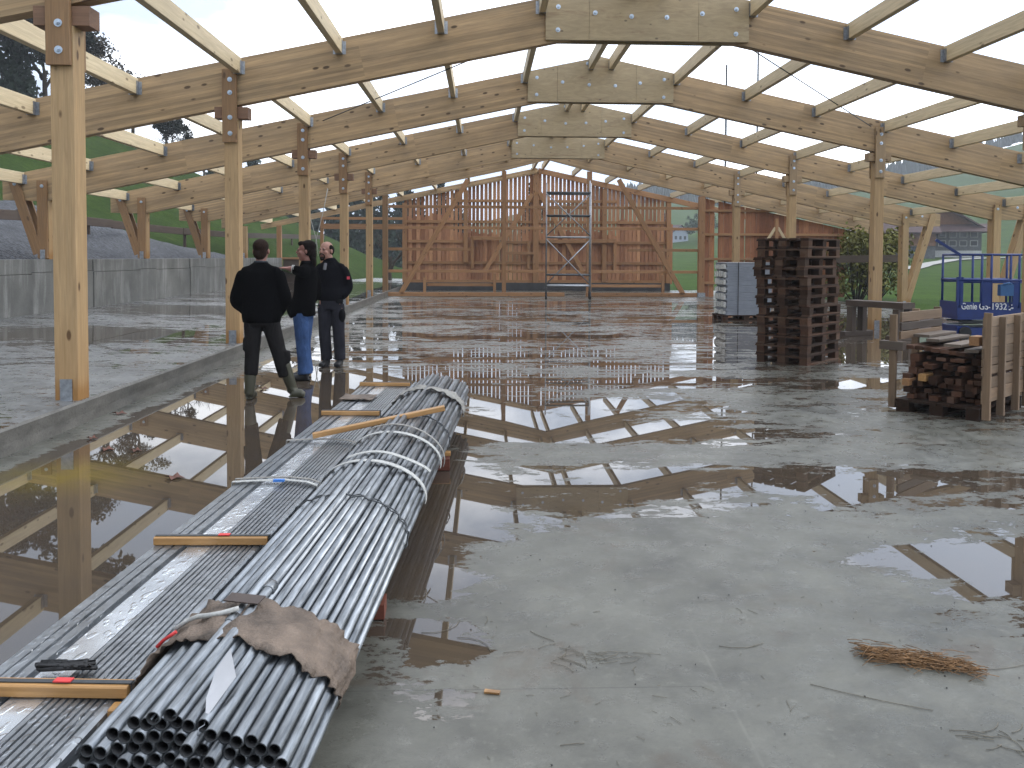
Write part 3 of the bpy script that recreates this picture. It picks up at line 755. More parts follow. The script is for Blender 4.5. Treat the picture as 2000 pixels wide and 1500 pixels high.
# local x = long side (away from the camera), local y = short side towards the left
t = empty('box_pallet', (4.75, 7.62, 0), ac, 'wooden box pallet with slatted sides, filled with timber offcuts', 'box pallet')
CR = W['crate']
mb = MB()
for y in (0, .335, .66):
    mb.box(0,y,0,1.2,y+.13,.021)
    for x in (0, .53, 1.06): mb.box(x+.002,y+.002,.0215,x+.138,y+.128,.1005)
for k in range(6): mb.box(0, k*.134, .101, 1.2, k*.134+.125, .122)
mb.build('pallet_base', W['pallet'], t)
def slat_side(y, zs, x0, x1, name):
    mb_ = []
    for i, (z0, z1) in enumerate(zs):
        o = lumber(name, (x0+.02*rnd.random(), y, (z0+z1)/2), (x1-.03*rnd.random(), y, (z0+z1)/2), .022, z1-z0, W['crate'] if i % 3 != 1 else W['darkwood'] if rnd.random() < .4 else W['crate'], t)
    return mb_
slat_side(-.012, [(.17,.30),(.305,.41),(.44,.52),(.53,.60),(.605,.70),(.705,.80),(.805,.90),(.905,1.0)], 0, 1.2, 'side_slat')
slat_side(.815, [(.72,.80),(.81,.89),(.90,1.0)], .12, 1.2, 'side_slat')
for x, y, z1 in ((.03,-.045,1.045),(.42,-.045,.99),(.85,-.045,.99),(1.18,-.045,1.02),(.05,.85,.98),(.6,.85,1.02),(1.17,.85,1.02)):
    lumber('corner_post', (x,y,.02), (x,y,z1), .07, .04, CR, t, (1,0,0))
lumber('cross_piece', (.06,.74,.66), (.06,.98,.66), .09, .09, W['darkwood'], t)
ro = random.Random(11); n_off = 0
OFFL = 'broken timber offcut heaped among many in the box pallet'
m_c = Matrix.Translation((4.75,7.62,0)) @ Matrix.Rotation(ac, 4, 'Z')
def offcut(p0, p1, a, b, lab=OFFL, grp='timber offcuts in the box pallet', mat=None):
    o = lumber('timber_offcut', (0,0,0), Vector(p1)-Vector(p0), a, b, mat or W['offcut'])
    o.matrix_world = m_c @ Matrix.Translation(p0) @ o.matrix_local
    return tag(o, lab, 'offcut', grp)
rows = [(.15,9),(.205,10),(.27,8),(.335,9),(.40,7),(.47,7),(.54,6)]
for z, n in rows:
    for k in range(n):
        y = .06+.70*(k+.5*ro.random())/n; x0 = .04+.22*ro.random(); ln = .55+.35*ro.random()
        tz = z+.015*ro.random()
        offcut((x0, y, tz), (min(x0+ln, 1.15), min(.74, max(.05, y+.22*(ro.random()-.5))), tz+.05*(ro.random()-.5)), .035+.06*ro.random(), .03+.045*ro.random())
for k in range(9):
    y = .08+.08*k; offcut((.1+.12*ro.random(), y, .60+.02*k*.3), (.95+.2*ro.random(), y+.1*(ro.random()-.5), .66+.02*ro.random()), .08, .04)
offcut((.03,.55,.36), (.06,.13,.60), .075, .07, 'pale square-cut offcut slanting across the open front of the box pallet', None, W['batten'])
offcut((.0,.70,.3), (.02,.52,.38), .07, .07, 'reddish offcut at the lower end of the slanting pale one', None, W['red'])
for k, (y0, y1) in enumerate(((.12,.2),(.33,.40),(.55,.6),(.7,.66))):
    offcut((.10+.09*k,y0,.66+.03*k), (1.1,y1,.70+.035*((k*7) % 3)), .13+.03*(k % 2), .03, ['wide grey board lying flat on the offcuts, nearest the tall slatted side','second wide grey board lying flat on the offcuts','third wide grey board lying flat on the offcuts','wide grey board on the offcuts beside the low slatted side'][k], None, W['scrap'])
offcut((.1,.1,.76), (.25,.0+.02,.84), .09, .09, 'short block wedged against the front post of the box pallet', None, W['red'])
# ------------------------------------------------------------------ heavy trestle
a_t = math.atan2(-1.02, .52)
t = empty('trestle', (7.5, 16.25, 0), a_t, 'heavy dark timber trestle standing on two foot beams', 'trestle')
lumber('top_beam', (-.08,0,.66), (1.2,0,.66), .36, .12, W['darkwood'], t)
for x in (.05, 1.08):
    lumber('foot_beam', (x,-.42,.05), (x,.42,.05), .13, .1, W['darkwood'], t)
    for y in (-.16, .16): lumber('leg', (x,y,.10), (x,y,.595), .13, .13, W['darkwood'], t, (1,0,0))
# ------------------------------------------------------------------ scissor lift
LB = plain('lift_blue_paint', (.009,.03,.155), .4, 0, .15, 8); LK = plain('lift_control_blue', (.03,.11,.27), .5); LW = plain('lift_lettering', (.75,.78,.8), .5)
t = empty('scissor_lift', (9.35, 15.8, 0), R(-7), 'blue scissor lift with guard rails and white lettering behind the box pallet', 'lift')
LWD, LD = 1.32, .78
mb = MB(); mb.box(0,0,.36,LWD,LD,.44); mb.box(0,-.012,.42,LWD,.0,.71); mb.box(0,LD,.42,LWD,LD+.012,.66); mb.box(-.012,-.012,.42,.0,LD+.012,.71); mb.build('platform', LB, t)
mb = MB()
for y in (.0, LD):
    for x in (.03,.44,.62,.98,1.14,1.29):
        if y == 0 or x in (.03,.62,1.29): mb.tube([(x,y,.6),(x,y,1.64)], .024, 8)
    mb.tube([(.03,y,1.64),(LWD-.03,y,1.64)], .022, 8); mb.tube([(.0,y,1.14),(LWD,y,1.14)], .028, 8); mb.tube([(.0,y,1.10),(LWD,y,1.10)], .02, 8)
for x in (.03, 1.29):
    for z in (1.64,1.14): mb.tube([(x,0,z),(x,LD,z)], .022, 8)
mb.build('guard_rail', LB, t)
for b_ in ((-.03,-.02,.64,.09,.02,1.2),(.42,-.02,.64,.64,.02,1.09),(1.02,-.02,.64,1.14,.02,1.09)):
    mb = MB(); mb.box(*b_); mb.build('side_plate', LB, t)
mb = MB(); mb.bar((.03,0,1.63),(-.42,.06,1.93),.05,.05); mb.build('folded_rail', LB, t)
mb = MB(); mb.box(.74,-.13,.84,.98,.0,1.06); mb.tube([(.78,-.13,1.06),(.9,-.13,1.09),(.98,-.06,1.06)], .02, 6); mb.build('control_box', LK, t)
mb = MB()
for z, d in ((.245,0),(.29,1),(.33,0)):
    for y in (.12, LD-.12): mb.bar((.08,y,z-.02*(1-2*d)), (1.24,y,z+.02*(1-2*d)), .05, .03)
mb.build('scissor_arms', STEELD, t)
mb = MB(); mb.box(.02,.03,.05,1.3,LD-.03,.2); mb.box(.0,.06,.2,.25,LD-.06,.23); mb.build('chassis', LB, t)
for x in (.15, 1.15):
    for y in (.0, LD):
        mb = MB(); mb.tube([(x,y-.04,.11),(x,y+.04,.11)], .11, 16); mb.build('wheel', BLACK, t)
def text(body, size, loc, mat, par, wid, rot=(R(90),0,0), ext=.002):
    cu = bpy.data.curves.new('lettering', 'FONT'); cu.body = body; cu.size = size; cu.extrude = ext; cu.space_character = .98; cu.offset = .001
    o = bpy.data.objects.new('tmp', cu); C.objects.link(o)
    dg = bpy.context.evaluated_depsgraph_get(); me = bpy.data.meshes.new_from_object(o.evaluated_get(dg)); bpy.data.objects.remove(o)
    q = link('lettering', me, mat, par, loc); q.rotation_euler = rot
    wx = max(v.co.x for v in me.vertices)-min(v.co.x for v in me.vertices); q.scale = (wid/wx, 1, 1); return q
text('Genie', .18, (.06,-.016,.565), LW, t, .29); text('GS-1932', .18, (.39,-.016,.565), LW, t, .52)
mb = MB()
for i in range(4):
    mb.box(.955+.03*(i % 2), -.015, .555+.03*i, .99+.03*(i % 2)+.02*(i == 1), -.0125, .577+.03*i)
mb.build('emblem', LW, t)
# ------------------------------------------------------------------ bundle of steel pipes
NE, FE = 2.0, 7.85
ap_ = math.atan(.057); D = .0345
PBX = -.742
bundle_m = Matrix.Translation((PBX, NE, 0)) @ Matrix.Rotation(-ap_, 4, 'Z')        # local y runs along the pipes
LEN = 5.82
mb = MB(); seg = 12
ro_, ri_ = D/2, D/2-.0032
vs = []
for y, r in ((.035, ri_), (0, ri_), (0, ro_), (LEN, ro_), (LEN, ri_), (LEN-.035, ri_)):
    vs += [(r*math.cos(2*math.pi*k/seg), y, r*math.sin(2*math.pi*k/seg)) for k in range(seg)]
fs = [(i*seg+k, i*seg+(k+1) % seg, (i+1)*seg+(k+1) % seg, (i+1)*seg+k) for i in range(5) for k in range(seg)]
fs += [list(range(seg)), list(range(5*seg, 6*seg))]
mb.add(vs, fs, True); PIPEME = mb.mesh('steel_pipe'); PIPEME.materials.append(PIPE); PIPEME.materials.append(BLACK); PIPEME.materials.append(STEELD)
for i in list(range(seg))+list(range(4*seg, 5*seg))+[len(PIPEME.polygons)-1, len(PIPEME.polygons)-2]: PIPEME.polygons[i].material_index = 1  # bore walls and closing discs coloured black for the shade inside the pipes
for i in range(seg, 2*seg): PIPEME.polygons[i].material_index = 2  # near rims take the dark colour as painted shade on the pipe ends
mb = MB(); mb.tube([(0,0,0),(0,.005,0),(0,.05,0),(0,.055,0)], [ro_+.002,ro_+.005,ro_+.005,ro_+.002], 12); COLLAR = mb.mesh('collar')
rp = random.Random(5); pos = []
row = 0; z = .135
while z < .425:
    x = -.31+(D/2 if row % 2 else 0)
    while x < .31:
        hw = .285; zc = .262
        if (x/hw)**2+((z-zc)/.158)**2 <= 1.02: pos.append((x, z))
        x += D*1.02
    z += D*.875; row += 1
pos += [(-.06, .128+.30), (-.02, .432)]
for i, (x, z) in enumerate(pos):
    dy = -.025*rp.random()+.02*rp.random()-.05*(rp.random() < .1)
    m = bundle_m @ Matrix.Translation((x+.002*(rp.random()-.5), dy, z+.002*(rp.random()-.5))) @ Matrix.Rotation(R(rp.uniform(-.06,.06)), 4, 'Z') @ Matrix.Rotation(rp.random()*6.28, 4, 'Y')
    o = link('steel_pipe', PIPEME, None, None, None, m)
    tag(o, 'long galvanised steel pipe lying in the round strapped bundle', 'pipe', 'galvanised pipes in the strapped bundle')
    if rp.random() < .18:
        link('collar', COLLAR, PIPE, o, (0, .25+.5*rp.random(), 0))
print('pipes', len(pos))
# things wrapped round the bundle: a path over its top from the left to the right side
def over(tn, y, lift=0.0):               # tn 0..1 from the left side over the top to the right side
    a = math.pi*(1.08-1.16*tn)
    return bundle_m @ Vector(((.295+lift)*math.cos(a), y, .262+(.17+lift)*math.sin(a)))
def band(name, y0, y1, width, mat, label, cat, lift=.004, t0=.0, t1=1.0, wob=.0, wrinkle=0, n=40, group=None, thick=.003, edge=0):
    mb = MB(); nw = 8 if wrinkle else 2; rr = random.Random(name+str(y0))
    vs = []
    for i in range(n+1):
        tn = t0+(t1-t0)*i/n; yc = y0+(y1-y0)*i/n+wob*math.sin(i/n*7)
        for k in range(nw):
            yy = yc+width*(k/(nw-1)-.5)
            if edge and k in (0, nw-1): yy += edge*mnoise.noise(Vector((i*.13, k*3.1, y0)))
            l = lift+(wrinkle*(abs(mnoise.noise(Vector((i*.17, k*.45, y0*3))))+.35*abs(mnoise.noise(Vector((i*.45, k*.6, y0*3))))) if wrinkle else 0)
            if edge and k in (0, nw-1): l += wrinkle*.8*abs(mnoise.noise(Vector((i*.3, k, 9))))
            vs.append(over(tn, yy, l))
    o0 = vs[0].copy()
    mb.add([p-o0 for p in vs], [(i*nw+k, i*nw+k+1, (i+1)*nw+k+1, (i+1)*nw+k) for i in range(n) for k in range(nw-1)], bool(wrinkle))
    o = mb.build(name, mat, None, o0)
    so2 = o.modifiers.new('thickness', 'SOLIDIFY'); so2.thickness = thick; so2.offset = 1
    return tag(o, label, cat, group)
cw = band('wrapping_sheet', .56, .47, .27, CARD, 'torn brown wrapping sheet draped over the near end of the pipe bundle', 'wrapping', .004, .03, .95, .03, .03, 80, None, .003, .04)
mb = MB()
for (tn, y, l, w_, h_, rz) in ((.46,.60,.035,.12,.05,-.25),):
    m = Matrix.Translation(over(tn, y, l)) @ Matrix.Rotation(rz, 4, 'Z') @ Matrix.Rotation(R(6), 4, 'X')
    mb.box(-w_/2,-h_/2,0,w_/2,h_/2,.004, m)
fl = mb.build('loose_flap', plain('dark_wet_wrapping', (.055,.04,.034), .6), cw); fl.location = -cw.location
mb = MB(); mb.tube([over(.2+.03*i, .5+.012*math.sin(i*2), .028) for i in range(4)], .006, 6); rr_ = mb.build('red_ribbon', REDP, cw); rr_.location = -cw.location
mb = MB(); mb.tube([over(.26+.04*i, .54+.02*math.sin(i*1.3), .03) for i in range(6)], .008, 6); rr_ = mb.build('pale_cord', STRAPW, cw); rr_.location = -cw.location
band('strap', 2.55, 2.38, .05, STRAPW, 'white woven strap over the pipes, the nearer of the paired white straps', 'strap', .012, .1, .97, .015, 0, 40, None, .004)
band('strap', 2.56, 2.62, .045, STRAPW, 'white woven strap lying loose with a rusty end hook on the pipes', 'strap', .03, .36, .82, .03, 0, 30, None, .004)
band('strap', 3.28, 3.12, .05, STRAPW, 'white woven strap beside the long loose batten on the pipes', 'strap', .012, .08, .97, .015, 0, 40, None, .004)
band('strap', 3.42, 3.2, .03, STRAPG, 'narrow grey strap looped next to the far white strap on the pipes', 'strap', .025, .3, .99, .02, 0, 30, None, .004)
band('wrapping_sheet', 5.02, 4.86, .2, STRAPG, 'grey wrapping band tied round the far end of the pipe bundle', 'wrapping', .006, .02, .98, .02, .03, 60, None, .003, .04)
def wire(y0, y1, label):
    mb = MB(); o0 = over(0, y0)
    for q in (0, .018): mb.tube([over(i/40, y0+(y1-y0)*i/40+q+.012*math.sin(i*1.7+q*90), .004+.004*math.sin(i*2.3)) - o0 for i in range(41)], .0035, 5)
    return tag(mb.build('binding_wire', STEELD, None, o0), label, 'wire')
wire(1.93, 1.75, 'twisted dark binding wire around the pipes, nearest the brown wrapping'); wire(3.98, 3.72, 'twisted dark binding wire around the pipes beneath the loose batten')
# paper tag on the pipe ends
mb = MB(); p = [(-.015,0,.10),(.03,0,.035),(.012,0,-.03),(.0,0,-.075),(-.02,0,-.03),(-.028,0,.04)]
mb.add(p+[(a,b+.0015,c) for a, b, c in p], [(0,1,2,3,4,5),(11,10,9,8,7,6)]+[(i,i+6,(i+1) % 6+6,(i+1) % 6) for i in range(6)])
pt = mb.build('paper_tag', WHITEP, None); pt.matrix_world = Matrix.Translation(over(.56, .07, .035)) @ Matrix.Rotation(R(-50), 4, 'X') @ Matrix.Rotation(R(12), 4, 'Y')
tag(pt, 'white pointed paper tag hanging on the near end of the pipe bundle', 'tag')
mb = MB(); mb.tube([(0,0,-.075),(.006,-.004,-.09),(-.004,-.004,-.1),(.002,-.004,-.115)], .0015, 5); mb.build('tag_wire', GALV, pt)
# sleepers under the bundles
def sleeper(x0, y, x1, z0, z1, w_, mat, label):
    o = lumber('sleeper', (0,0,0), (x1-x0, .03, 0), w_, z1-z0, mat); o.location = (x0, y, (z0+z1)/2); return tag(o, label, 'sleeper')
sleeper(-1.45, 3.50, -.42, .002, .07, .12, W['redblock'], 'lower wet sleeper sticking out from under the near pipes')
sleeper(-1.45, 3.52, -.455, .0705, .115, .07, W['batten'], 'orange batten lying on the lower wet sleeper under the near pipes')
sleeper(-1.4, 5.95, -.24, .002, .09, .13, W['redblock'], 'dark red sleeper under the far part of the pipes')
sleeper(-1.4, 5.99, -.235, .0905, .118, .06, W['batten'], 'pale batten lying on the dark red sleeper')
# ------------------------------------------------------------------ stack of folded steel sheets beside the pipes
sh_m = Matrix.Translation((-1.335, 1.55, 0)) @ Matrix.Rotation(-math.atan(.0555), 4, 'Z')
SLEN = 6.85
prof = [(-0.235,0.0),(-0.232,0.012),(-0.195,0.012),(-0.193,0.006),(-0.187,0.006),(-0.185,0.014),(-0.155,0.014),(-0.152,0.004),(-0.146,0.004),(-0.143,0.013),(-0.108,0.013),(-0.104,-0.002),(-0.09,-0.002),(-0.086,0.008),(0.018,0.008),(0.02,0.003),(0.024,0.003),(0.026,0.0125),(0.04,0.0125),(0.042,0.003),(0.046,0.003),(0.048,0.012),(0.062,0.012),(0.064,0.003),(0.068,0.003),(0.07,0.0115),(0.084,0.0115),(0.086,0.003),(0.09,0.003),(0.092,0.011000000000000001),(0.106,0.011000000000000001),(0.108,0.003),(0.112,0.003),(0.114,0.0105),(0.128,0.0105),(0.13,0.003),(0.134,0.003),(0.136,0.01),(0.15,0.01),(0.152,0.003),(0.156,0.003),(0.158,0.009500000000000001),(0.172,0.009500000000000001),(0.174,0.003),(0.178,0.003),(0.18,0.009000000000000001),(0.194,0.009000000000000001),(0.196,0.003),(0.2,0.003),(0.202,0.0085),(0.216,0.0085),(0.228,0.002),(0.232,-0.01)]
SHL = ['topmost folded steel sheet of the stack, beaded with rain drops'] + [f'{w_} folded steel sheet from the top of the wet stack' for w_ in ('second','third','fourth','fifth','sixth','seventh','eighth')]
NS = 8
mb = MB(); n = len(prof); ysl = [0, SLEN]
vs = [(x, y, z) for y in ysl for x, z in prof]
mb.add(vs, [(k, k+1, n+k+1, n+k) for k in range(n-1)])
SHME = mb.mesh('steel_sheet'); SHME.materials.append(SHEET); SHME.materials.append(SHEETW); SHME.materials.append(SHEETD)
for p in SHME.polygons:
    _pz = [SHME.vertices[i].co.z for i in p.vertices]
    if max(_pz)-min(_pz) < .0005 and min(_pz) < .0065: p.material_index = 2  # groove floors of the same sheet darkened, their shade put into the colour
    if min(SHME.vertices[i].co.x for i in p.vertices) > -.0865 and max(SHME.vertices[i].co.x for i in p.vertices) <= .0185: p.material_index = 1  # flat strip of the same sheet in a brighter tone
for i in range(NS):
    z = .258-i*.0185
    m = sh_m @ Matrix.Translation((.004*(rp.random()-.5)+.002*i, .03*(rp.random()-.5), z))
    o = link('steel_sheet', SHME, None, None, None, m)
    so2 = o.modifiers.new('thickness', 'SOLIDIFY'); so2.thickness = .007; so2.offset = -1
    tag(o, SHL[i], 'steel sheet', 'folded steel sheets in the stack')
def on_sheet(x, y, z=.275): return sh_m @ Vector((x, y, z))
def batten(y, x0=-.25, x1=.25, label='', z=.288, tilt=0, a=.05, b=.036, straps=True, red=True):
    p0 = on_sheet(x0, y-tilt, z); p1 = on_sheet(x1, y+tilt, z)
    t = lumber('batten', (0,0,0), p1-p0, a, b, W['batten']); t.location = p0
    ln = (p1-p0).length
    if straps:
        mb = MB(); mb.box(.0,-.009,b/2+.001,ln+.01,.009,b/2+.004); mb.box(ln+.004,-.009,-.20,ln+.008,.009,b/2+.004); mb.build('steel_band', STEELD, t)
    if red:
        mb = MB(); mb.box(ln*.56,-.012,b/2+.0045,ln*.66,.012,b/2+.008); mb.build('red_clip', REDP, t)
    return tag(t, label, 'batten')
batten(.86, -.25, .26, 'wet batten banded across the steel sheets, nearest the camera', red=True)
batten(2.12, -.24, .26, 'wet batten banded across the steel sheets in the middle of the stack', tilt=.01)
batten(5.1, -.25, .22, 'wet batten banded across the steel sheets in front of the long loose one', tilt=.0, red=False)
batten(6.6, -.25, .25, 'wet batten banded across the far end of the steel sheets', red=False)
t = lumber('end_block', (0,0,0), (0,0,.19), .05, .06, W['batten'], None, (1,0,0)); t.location = on_sheet(.262, .80, .08); tag(t, 'upright wooden block at the corner of the nearest batten', 'block')
t = lumber('end_block', (0,0,0), (0,0,.2), .05, .03, W['batten'], None, (1,0,0)); t.location = on_sheet(.285, .87, .085); tag(t, 'thin upright wooden block behind the corner block of the nearest batten', 'block')
t = lumber('loose_batten', (0,0,0), (.90,.14,.165), .055, .035, W['batten']); t.location = (-1.17,5.66,.318); tag(t, 'long orange batten lying loose across the sheets and the pipes', 'batten')
def sheet_strap(y, mat, label, wd=.05, dz=0.0, x1=.24):
    mb = MB(); o0 = on_sheet(-.24, y)
    pts = [(-.25,.20,0),(-.245,.276,0),(-.1,.279,.02),(.05,.281,.03),(.18,.279,.0),(x1,.268,-.03),(x1+.012,.22,-.04),(x1+.012,.13,-.05)]
    vs = []
    for x, z, dy in pts:
        for s in (-.5, .5): vs.append(on_sheet(x, y+dy+s*wd, z+dz+.004)-o0)
    mb.add(vs, [(2*i, 2*i+1, 2*i+3, 2*i+2) for i in range(len(pts)-1)])
    o = mb.build('strap', mat, None, o0); q = o.modifiers.new('thickness', 'SOLIDIFY'); q.thickness = .004
    return tag(o, label, 'strap')
s1 = sheet_strap(3.08, STRAPW, 'pale woven strap with a blue tip over the steel sheets', .028)
sheet_strap(3.13, STRAPG, 'narrow dark strap running beside the pale strap with the blue tip', .02, .003)
mb = MB(); mb.box(-.03,-.012,0,.03,.012,.012); bt = mb.build('blue_tip', BLUEP, s1); bt.location = on_sheet(.02, 3.07, .288)-s1.location
sheet_strap(4.12, STRAPG, 'grey strap twisted over the steel sheets below the loose batten', .03, .002)
mb = MB(); o0 = on_sheet(0, 5.85, .29); nx = 12
for i in range(nx+1):
    for k in range(5): mb.v.append(tuple(on_sheet(-.26+.30*i/nx, 5.72+.07*k+.01*math.sin(i), .288+.012*mnoise.noise(Vector((i*.6,k*.6,1))))-o0))
for i in range(nx):
    for k in range(4): mb.f.append([i*5+k,i*5+k+1,(i+1)*5+k+1,(i+1)*5+k]); mb.sm.append(True)
q = mb.build('wrapping_scrap', CARD, None, o0); q.modifiers.new('thickness','SOLIDIFY').thickness = .002; tag(q, 'brown paper scrap lying on the far part of the steel sheets', 'wrapping')
mb = MB(); o0 = on_sheet(.0, .98, .285)
for i in range(14): mb.tube([Vector((rp.uniform(-.1,.1), rp.uniform(-.02,.03), .004+.01*rp.random())) for _ in range(4)], .006, 5)
q = mb.build('dark_rag', BLACK, None, o0); tag(q, 'dark tangled rag lying behind the nearest batten', 'rag')
# ------------------------------------------------------------------ trees and far things
def leafmat(name, a, b, tr=.25):
    g = G(name); oi = g.n('ObjectInfo').outputs['Random']
    tc = g.n('TexCoord').outputs['Object']; n = g.noise(tc, 1.3, 4, .7); n2 = g.noise(tc, 9, 2, .5)
    col = g.mix(g.ramp(n, [(.3,0),(.7,1)]), a, b); col = g.mix(g.ramp(n2, [(.4,.5),(.65,0)]), col, sc3(a, .5))
    g.set(Base_Color=col, Roughness=.7); g.b.inputs['Specular IOR Level'].default_value = .2
    return g.m
BARK = plain('bark', (.055,.045,.036), .9, 0, .3, 12, .2, .5, 20)
LEAFD = leafmat('dark_leaves', (.009,.014,.009), (.026,.03,.018)); LEAFB = leafmat('autumn_brown_leaves', (.055,.045,.035), (.10,.085,.06))
NEED = leafmat('conifer_needles', (.010,.022,.014), (.028,.045,.024)); LEAFY = leafmat('yellow_green_leaves', (.09,.10,.018), (.20,.18,.035))
LEAFG = leafmat('green_leaves', (.03,.06,.018), (.06,.10,.03))
def quad(mb, c, s, rr, flat=0):
    a = Vector((rr.gauss(0,1), rr.gauss(0,1), rr.gauss(0,1)*(1-flat))).normalized(); b = a.orthogonal().normalized()
    b = Matrix.Rotation(rr.random()*6.28, 3, a) @ b; c2 = a.cross(b)
    mb.add([c+b*s, c+c2*s*.6, c-b*s, c-c2*s*.6], [(0,1,2,3)])
def branches(mb, p, d, l, r, depth, rr, tips, spread=.6):
    q = p+d*l; mid = p+d*l*.5+Vector((rr.gauss(0,1),rr.gauss(0,1),rr.gauss(0,1)))*l*.05
    mb.tube([p, mid, q], [r, r*.82, r*.62], 6 if r > .03 else 4, False)
    if depth == 0: tips.append(q); return
    tips.append(q)
    for k in range(3 if depth > 1 else 3):
        nd = (d+Vector((rr.gauss(0,1),rr.gauss(0,1),rr.gauss(.25,.6)))*spread).normalized()
        branches(mb, p+d*l*(.55+.45*rr.random()), nd, l*(.62+.2*rr.random()), r*.55, depth-1, rr, tips, spread)
def decid(h, seed, leafm, nleaf=16, spread=.62, leaf=.16, depth=4, scatter=.5):
    rr = random.Random(seed); tips = []; tm = MB()
    branches(tm, Vector((0,0,-.3)), Vector((.03,0,1)), h*.33, h*.022, depth, rr, tips, spread)
    zm = max(t_.z for t_ in tips); kk = h/zm
    tips = [t_*kk for t_ in tips]; tm.v = [(a*kk, b*kk, c*kk) for a, b, c in tm.v]
    cm = MB()
    for t_ in tips:
        if t_.z < h*.2: continue
        k = int(nleaf*(.3+1.4*rr.random()))
        for _ in range(k): quad(cm, t_+Vector((rr.gauss(0,1),rr.gauss(0,1),rr.gauss(0,.8)))*scatter*h*.07, leaf*(.6+.8*rr.random()), rr)
    return tm.mesh('trunk'), (cm.mesh('crown') if nleaf else None)
def conifer(h, seed, base=.24):
    rr = random.Random(seed); tm = MB(); tm.tube([(0,0,-.5),(0,0,h*.5),(0,0,h)], [h*.018,h*.011,.01], 6)
    cm = MB(); z = h*.06
    while z < h:
        rad = h*base*(1-z/h)**.85+.08; nb = max(5, int(rad*7))
        for k in range(nb):
            an = 2*math.pi*(k+rr.random())/nb; L_ = rad*(.7+.5*rr.random()); dr = Vector((math.cos(an), math.sin(an), -.35))
            nq = max(3, int(L_*4.5))
            for q in range(nq):
                c = Vector((0,0,z))+dr*L_*(q+.6)/nq+Vector((rr.gauss(0,.06),rr.gauss(0,.06),rr.gauss(0,.08)))*h*.08
                quad(cm, c, h*.03*(.7+.7*rr.random()), rr, .5)
        z += h*.035
    return tm.mesh('trunk'), cm.mesh('crown')
def tree(meshes, loc, mats, label, group=None, s=1, rz=0, name='tree'):
    t = empty(name, loc, rz, label, 'tree', group); t.scale = (s,s,s)
    link('trunk', meshes[0], mats[0], t)
    if meshes[1]: link('crown', meshes[1], mats[1], t)
    return t
CON = [conifer(11, 1), conifer(11, 2, .2), conifer(11, 3, .28)]
DB = [decid(8, 21, LEAFB, 40, .55, .12), decid(8, 22, LEAFB, 40, .6, .12)]
DD = [decid(8, 31, LEAFD, 34, .62, .2), decid(8, 32, LEAFD, 36, .7, .2)]
BR = decid(6, 41, None, 0, .5)
def hz(x, y): return hs_z(x, y)-.2
spots = [(-38.5,58,DD[0],9,'dark leafy tree at the top of the grass slope, furthest from the barn'),(-34.6,60,DD[1],9.5,'tallest dark tree of the hilltop clump above the nearest post'),(-31.6,57,CON[0],7,'dark conifer of the hilltop clump beside the nearest post'),(-36.5,54,CON[2],6,'small dark conifer in front of the hilltop clump'),(-30.6,58.5,DD[0],7,'broad dark tree of the hilltop clump just behind the nearest post top'),(-33.2,56.5,DD[1],7.2,'dense dark tree of the hilltop clump left of the nearest post')]
for x, y, m, h, l in spots:
    base = 11 if m in CON else 8
    tree(m, (x, y, hz(x, y)), (BARK, NEED if m in CON else LEAFD), l, 'dark trees on the hilltop', h/base, x)
tree(DB[0], (-27.3, 60, hz(-27.3,60)), (BARK, LEAFB), 'larger brown autumn tree on the hilltop with thinning leaves', None, .84)
tree(DB[1], (-25.2, 60, hz(-25.2,60)), (BARK, LEAFB), 'smaller brown autumn tree on the hilltop with thinning leaves', None, .62, 1)
tree(DD[0], (-22.6, 60, hz(-22.6,60)), (BARK, LEAFD), 'low dark tree on the slope just above the beam', None, .42, 2)
for x, s, l in ((-21.6,.52,'taller leafless tree at the hill edge'),(-20.3,.42,'shorter leafless tree at the hill edge')):
    tree((BR[0], None), (x, 60.5, hz(x,60.5)), (BARK,), l, 'leafless trees at the hill edge', s*1.1, x)
tree((BR[0], None), (-5.0, 44.5, .0), (BARK,), 'small leafless tree standing at the foot of the slope beside the gable wall', None, .6, 1)
rt_ = random.Random(8); CL = []
for i, (x, y, h) in enumerate([(-30,92,12),(-26.5,96,14),(-24.5,88,11),(-21.5,94,13),(-19,90,12),(-17,97,14),(-15,89,11),(-13,95,13),(-11,90,12),(-9,97,13),(-7,92,11),(-22.5,102,15),(-16,104,15),(-10,103,15),(-5,99,13),(-28,101,15),(-3,95,12)]):
    tree(CON[i % 3], (x, y, -2.5 if x > -22 else 0), (BARK, NEED), 'dark spruce of the wood beyond the grass slope, seen past the barn posts', 'spruces in the wood beyond the slope', h/11, i)
# far spruce peeping over the ridge of the gable wall
tree(CON[1], (3.8, 62, -.3), (BARK, NEED), 'spruce whose top shows above the ridge of the gable wall', None, .78, .4)
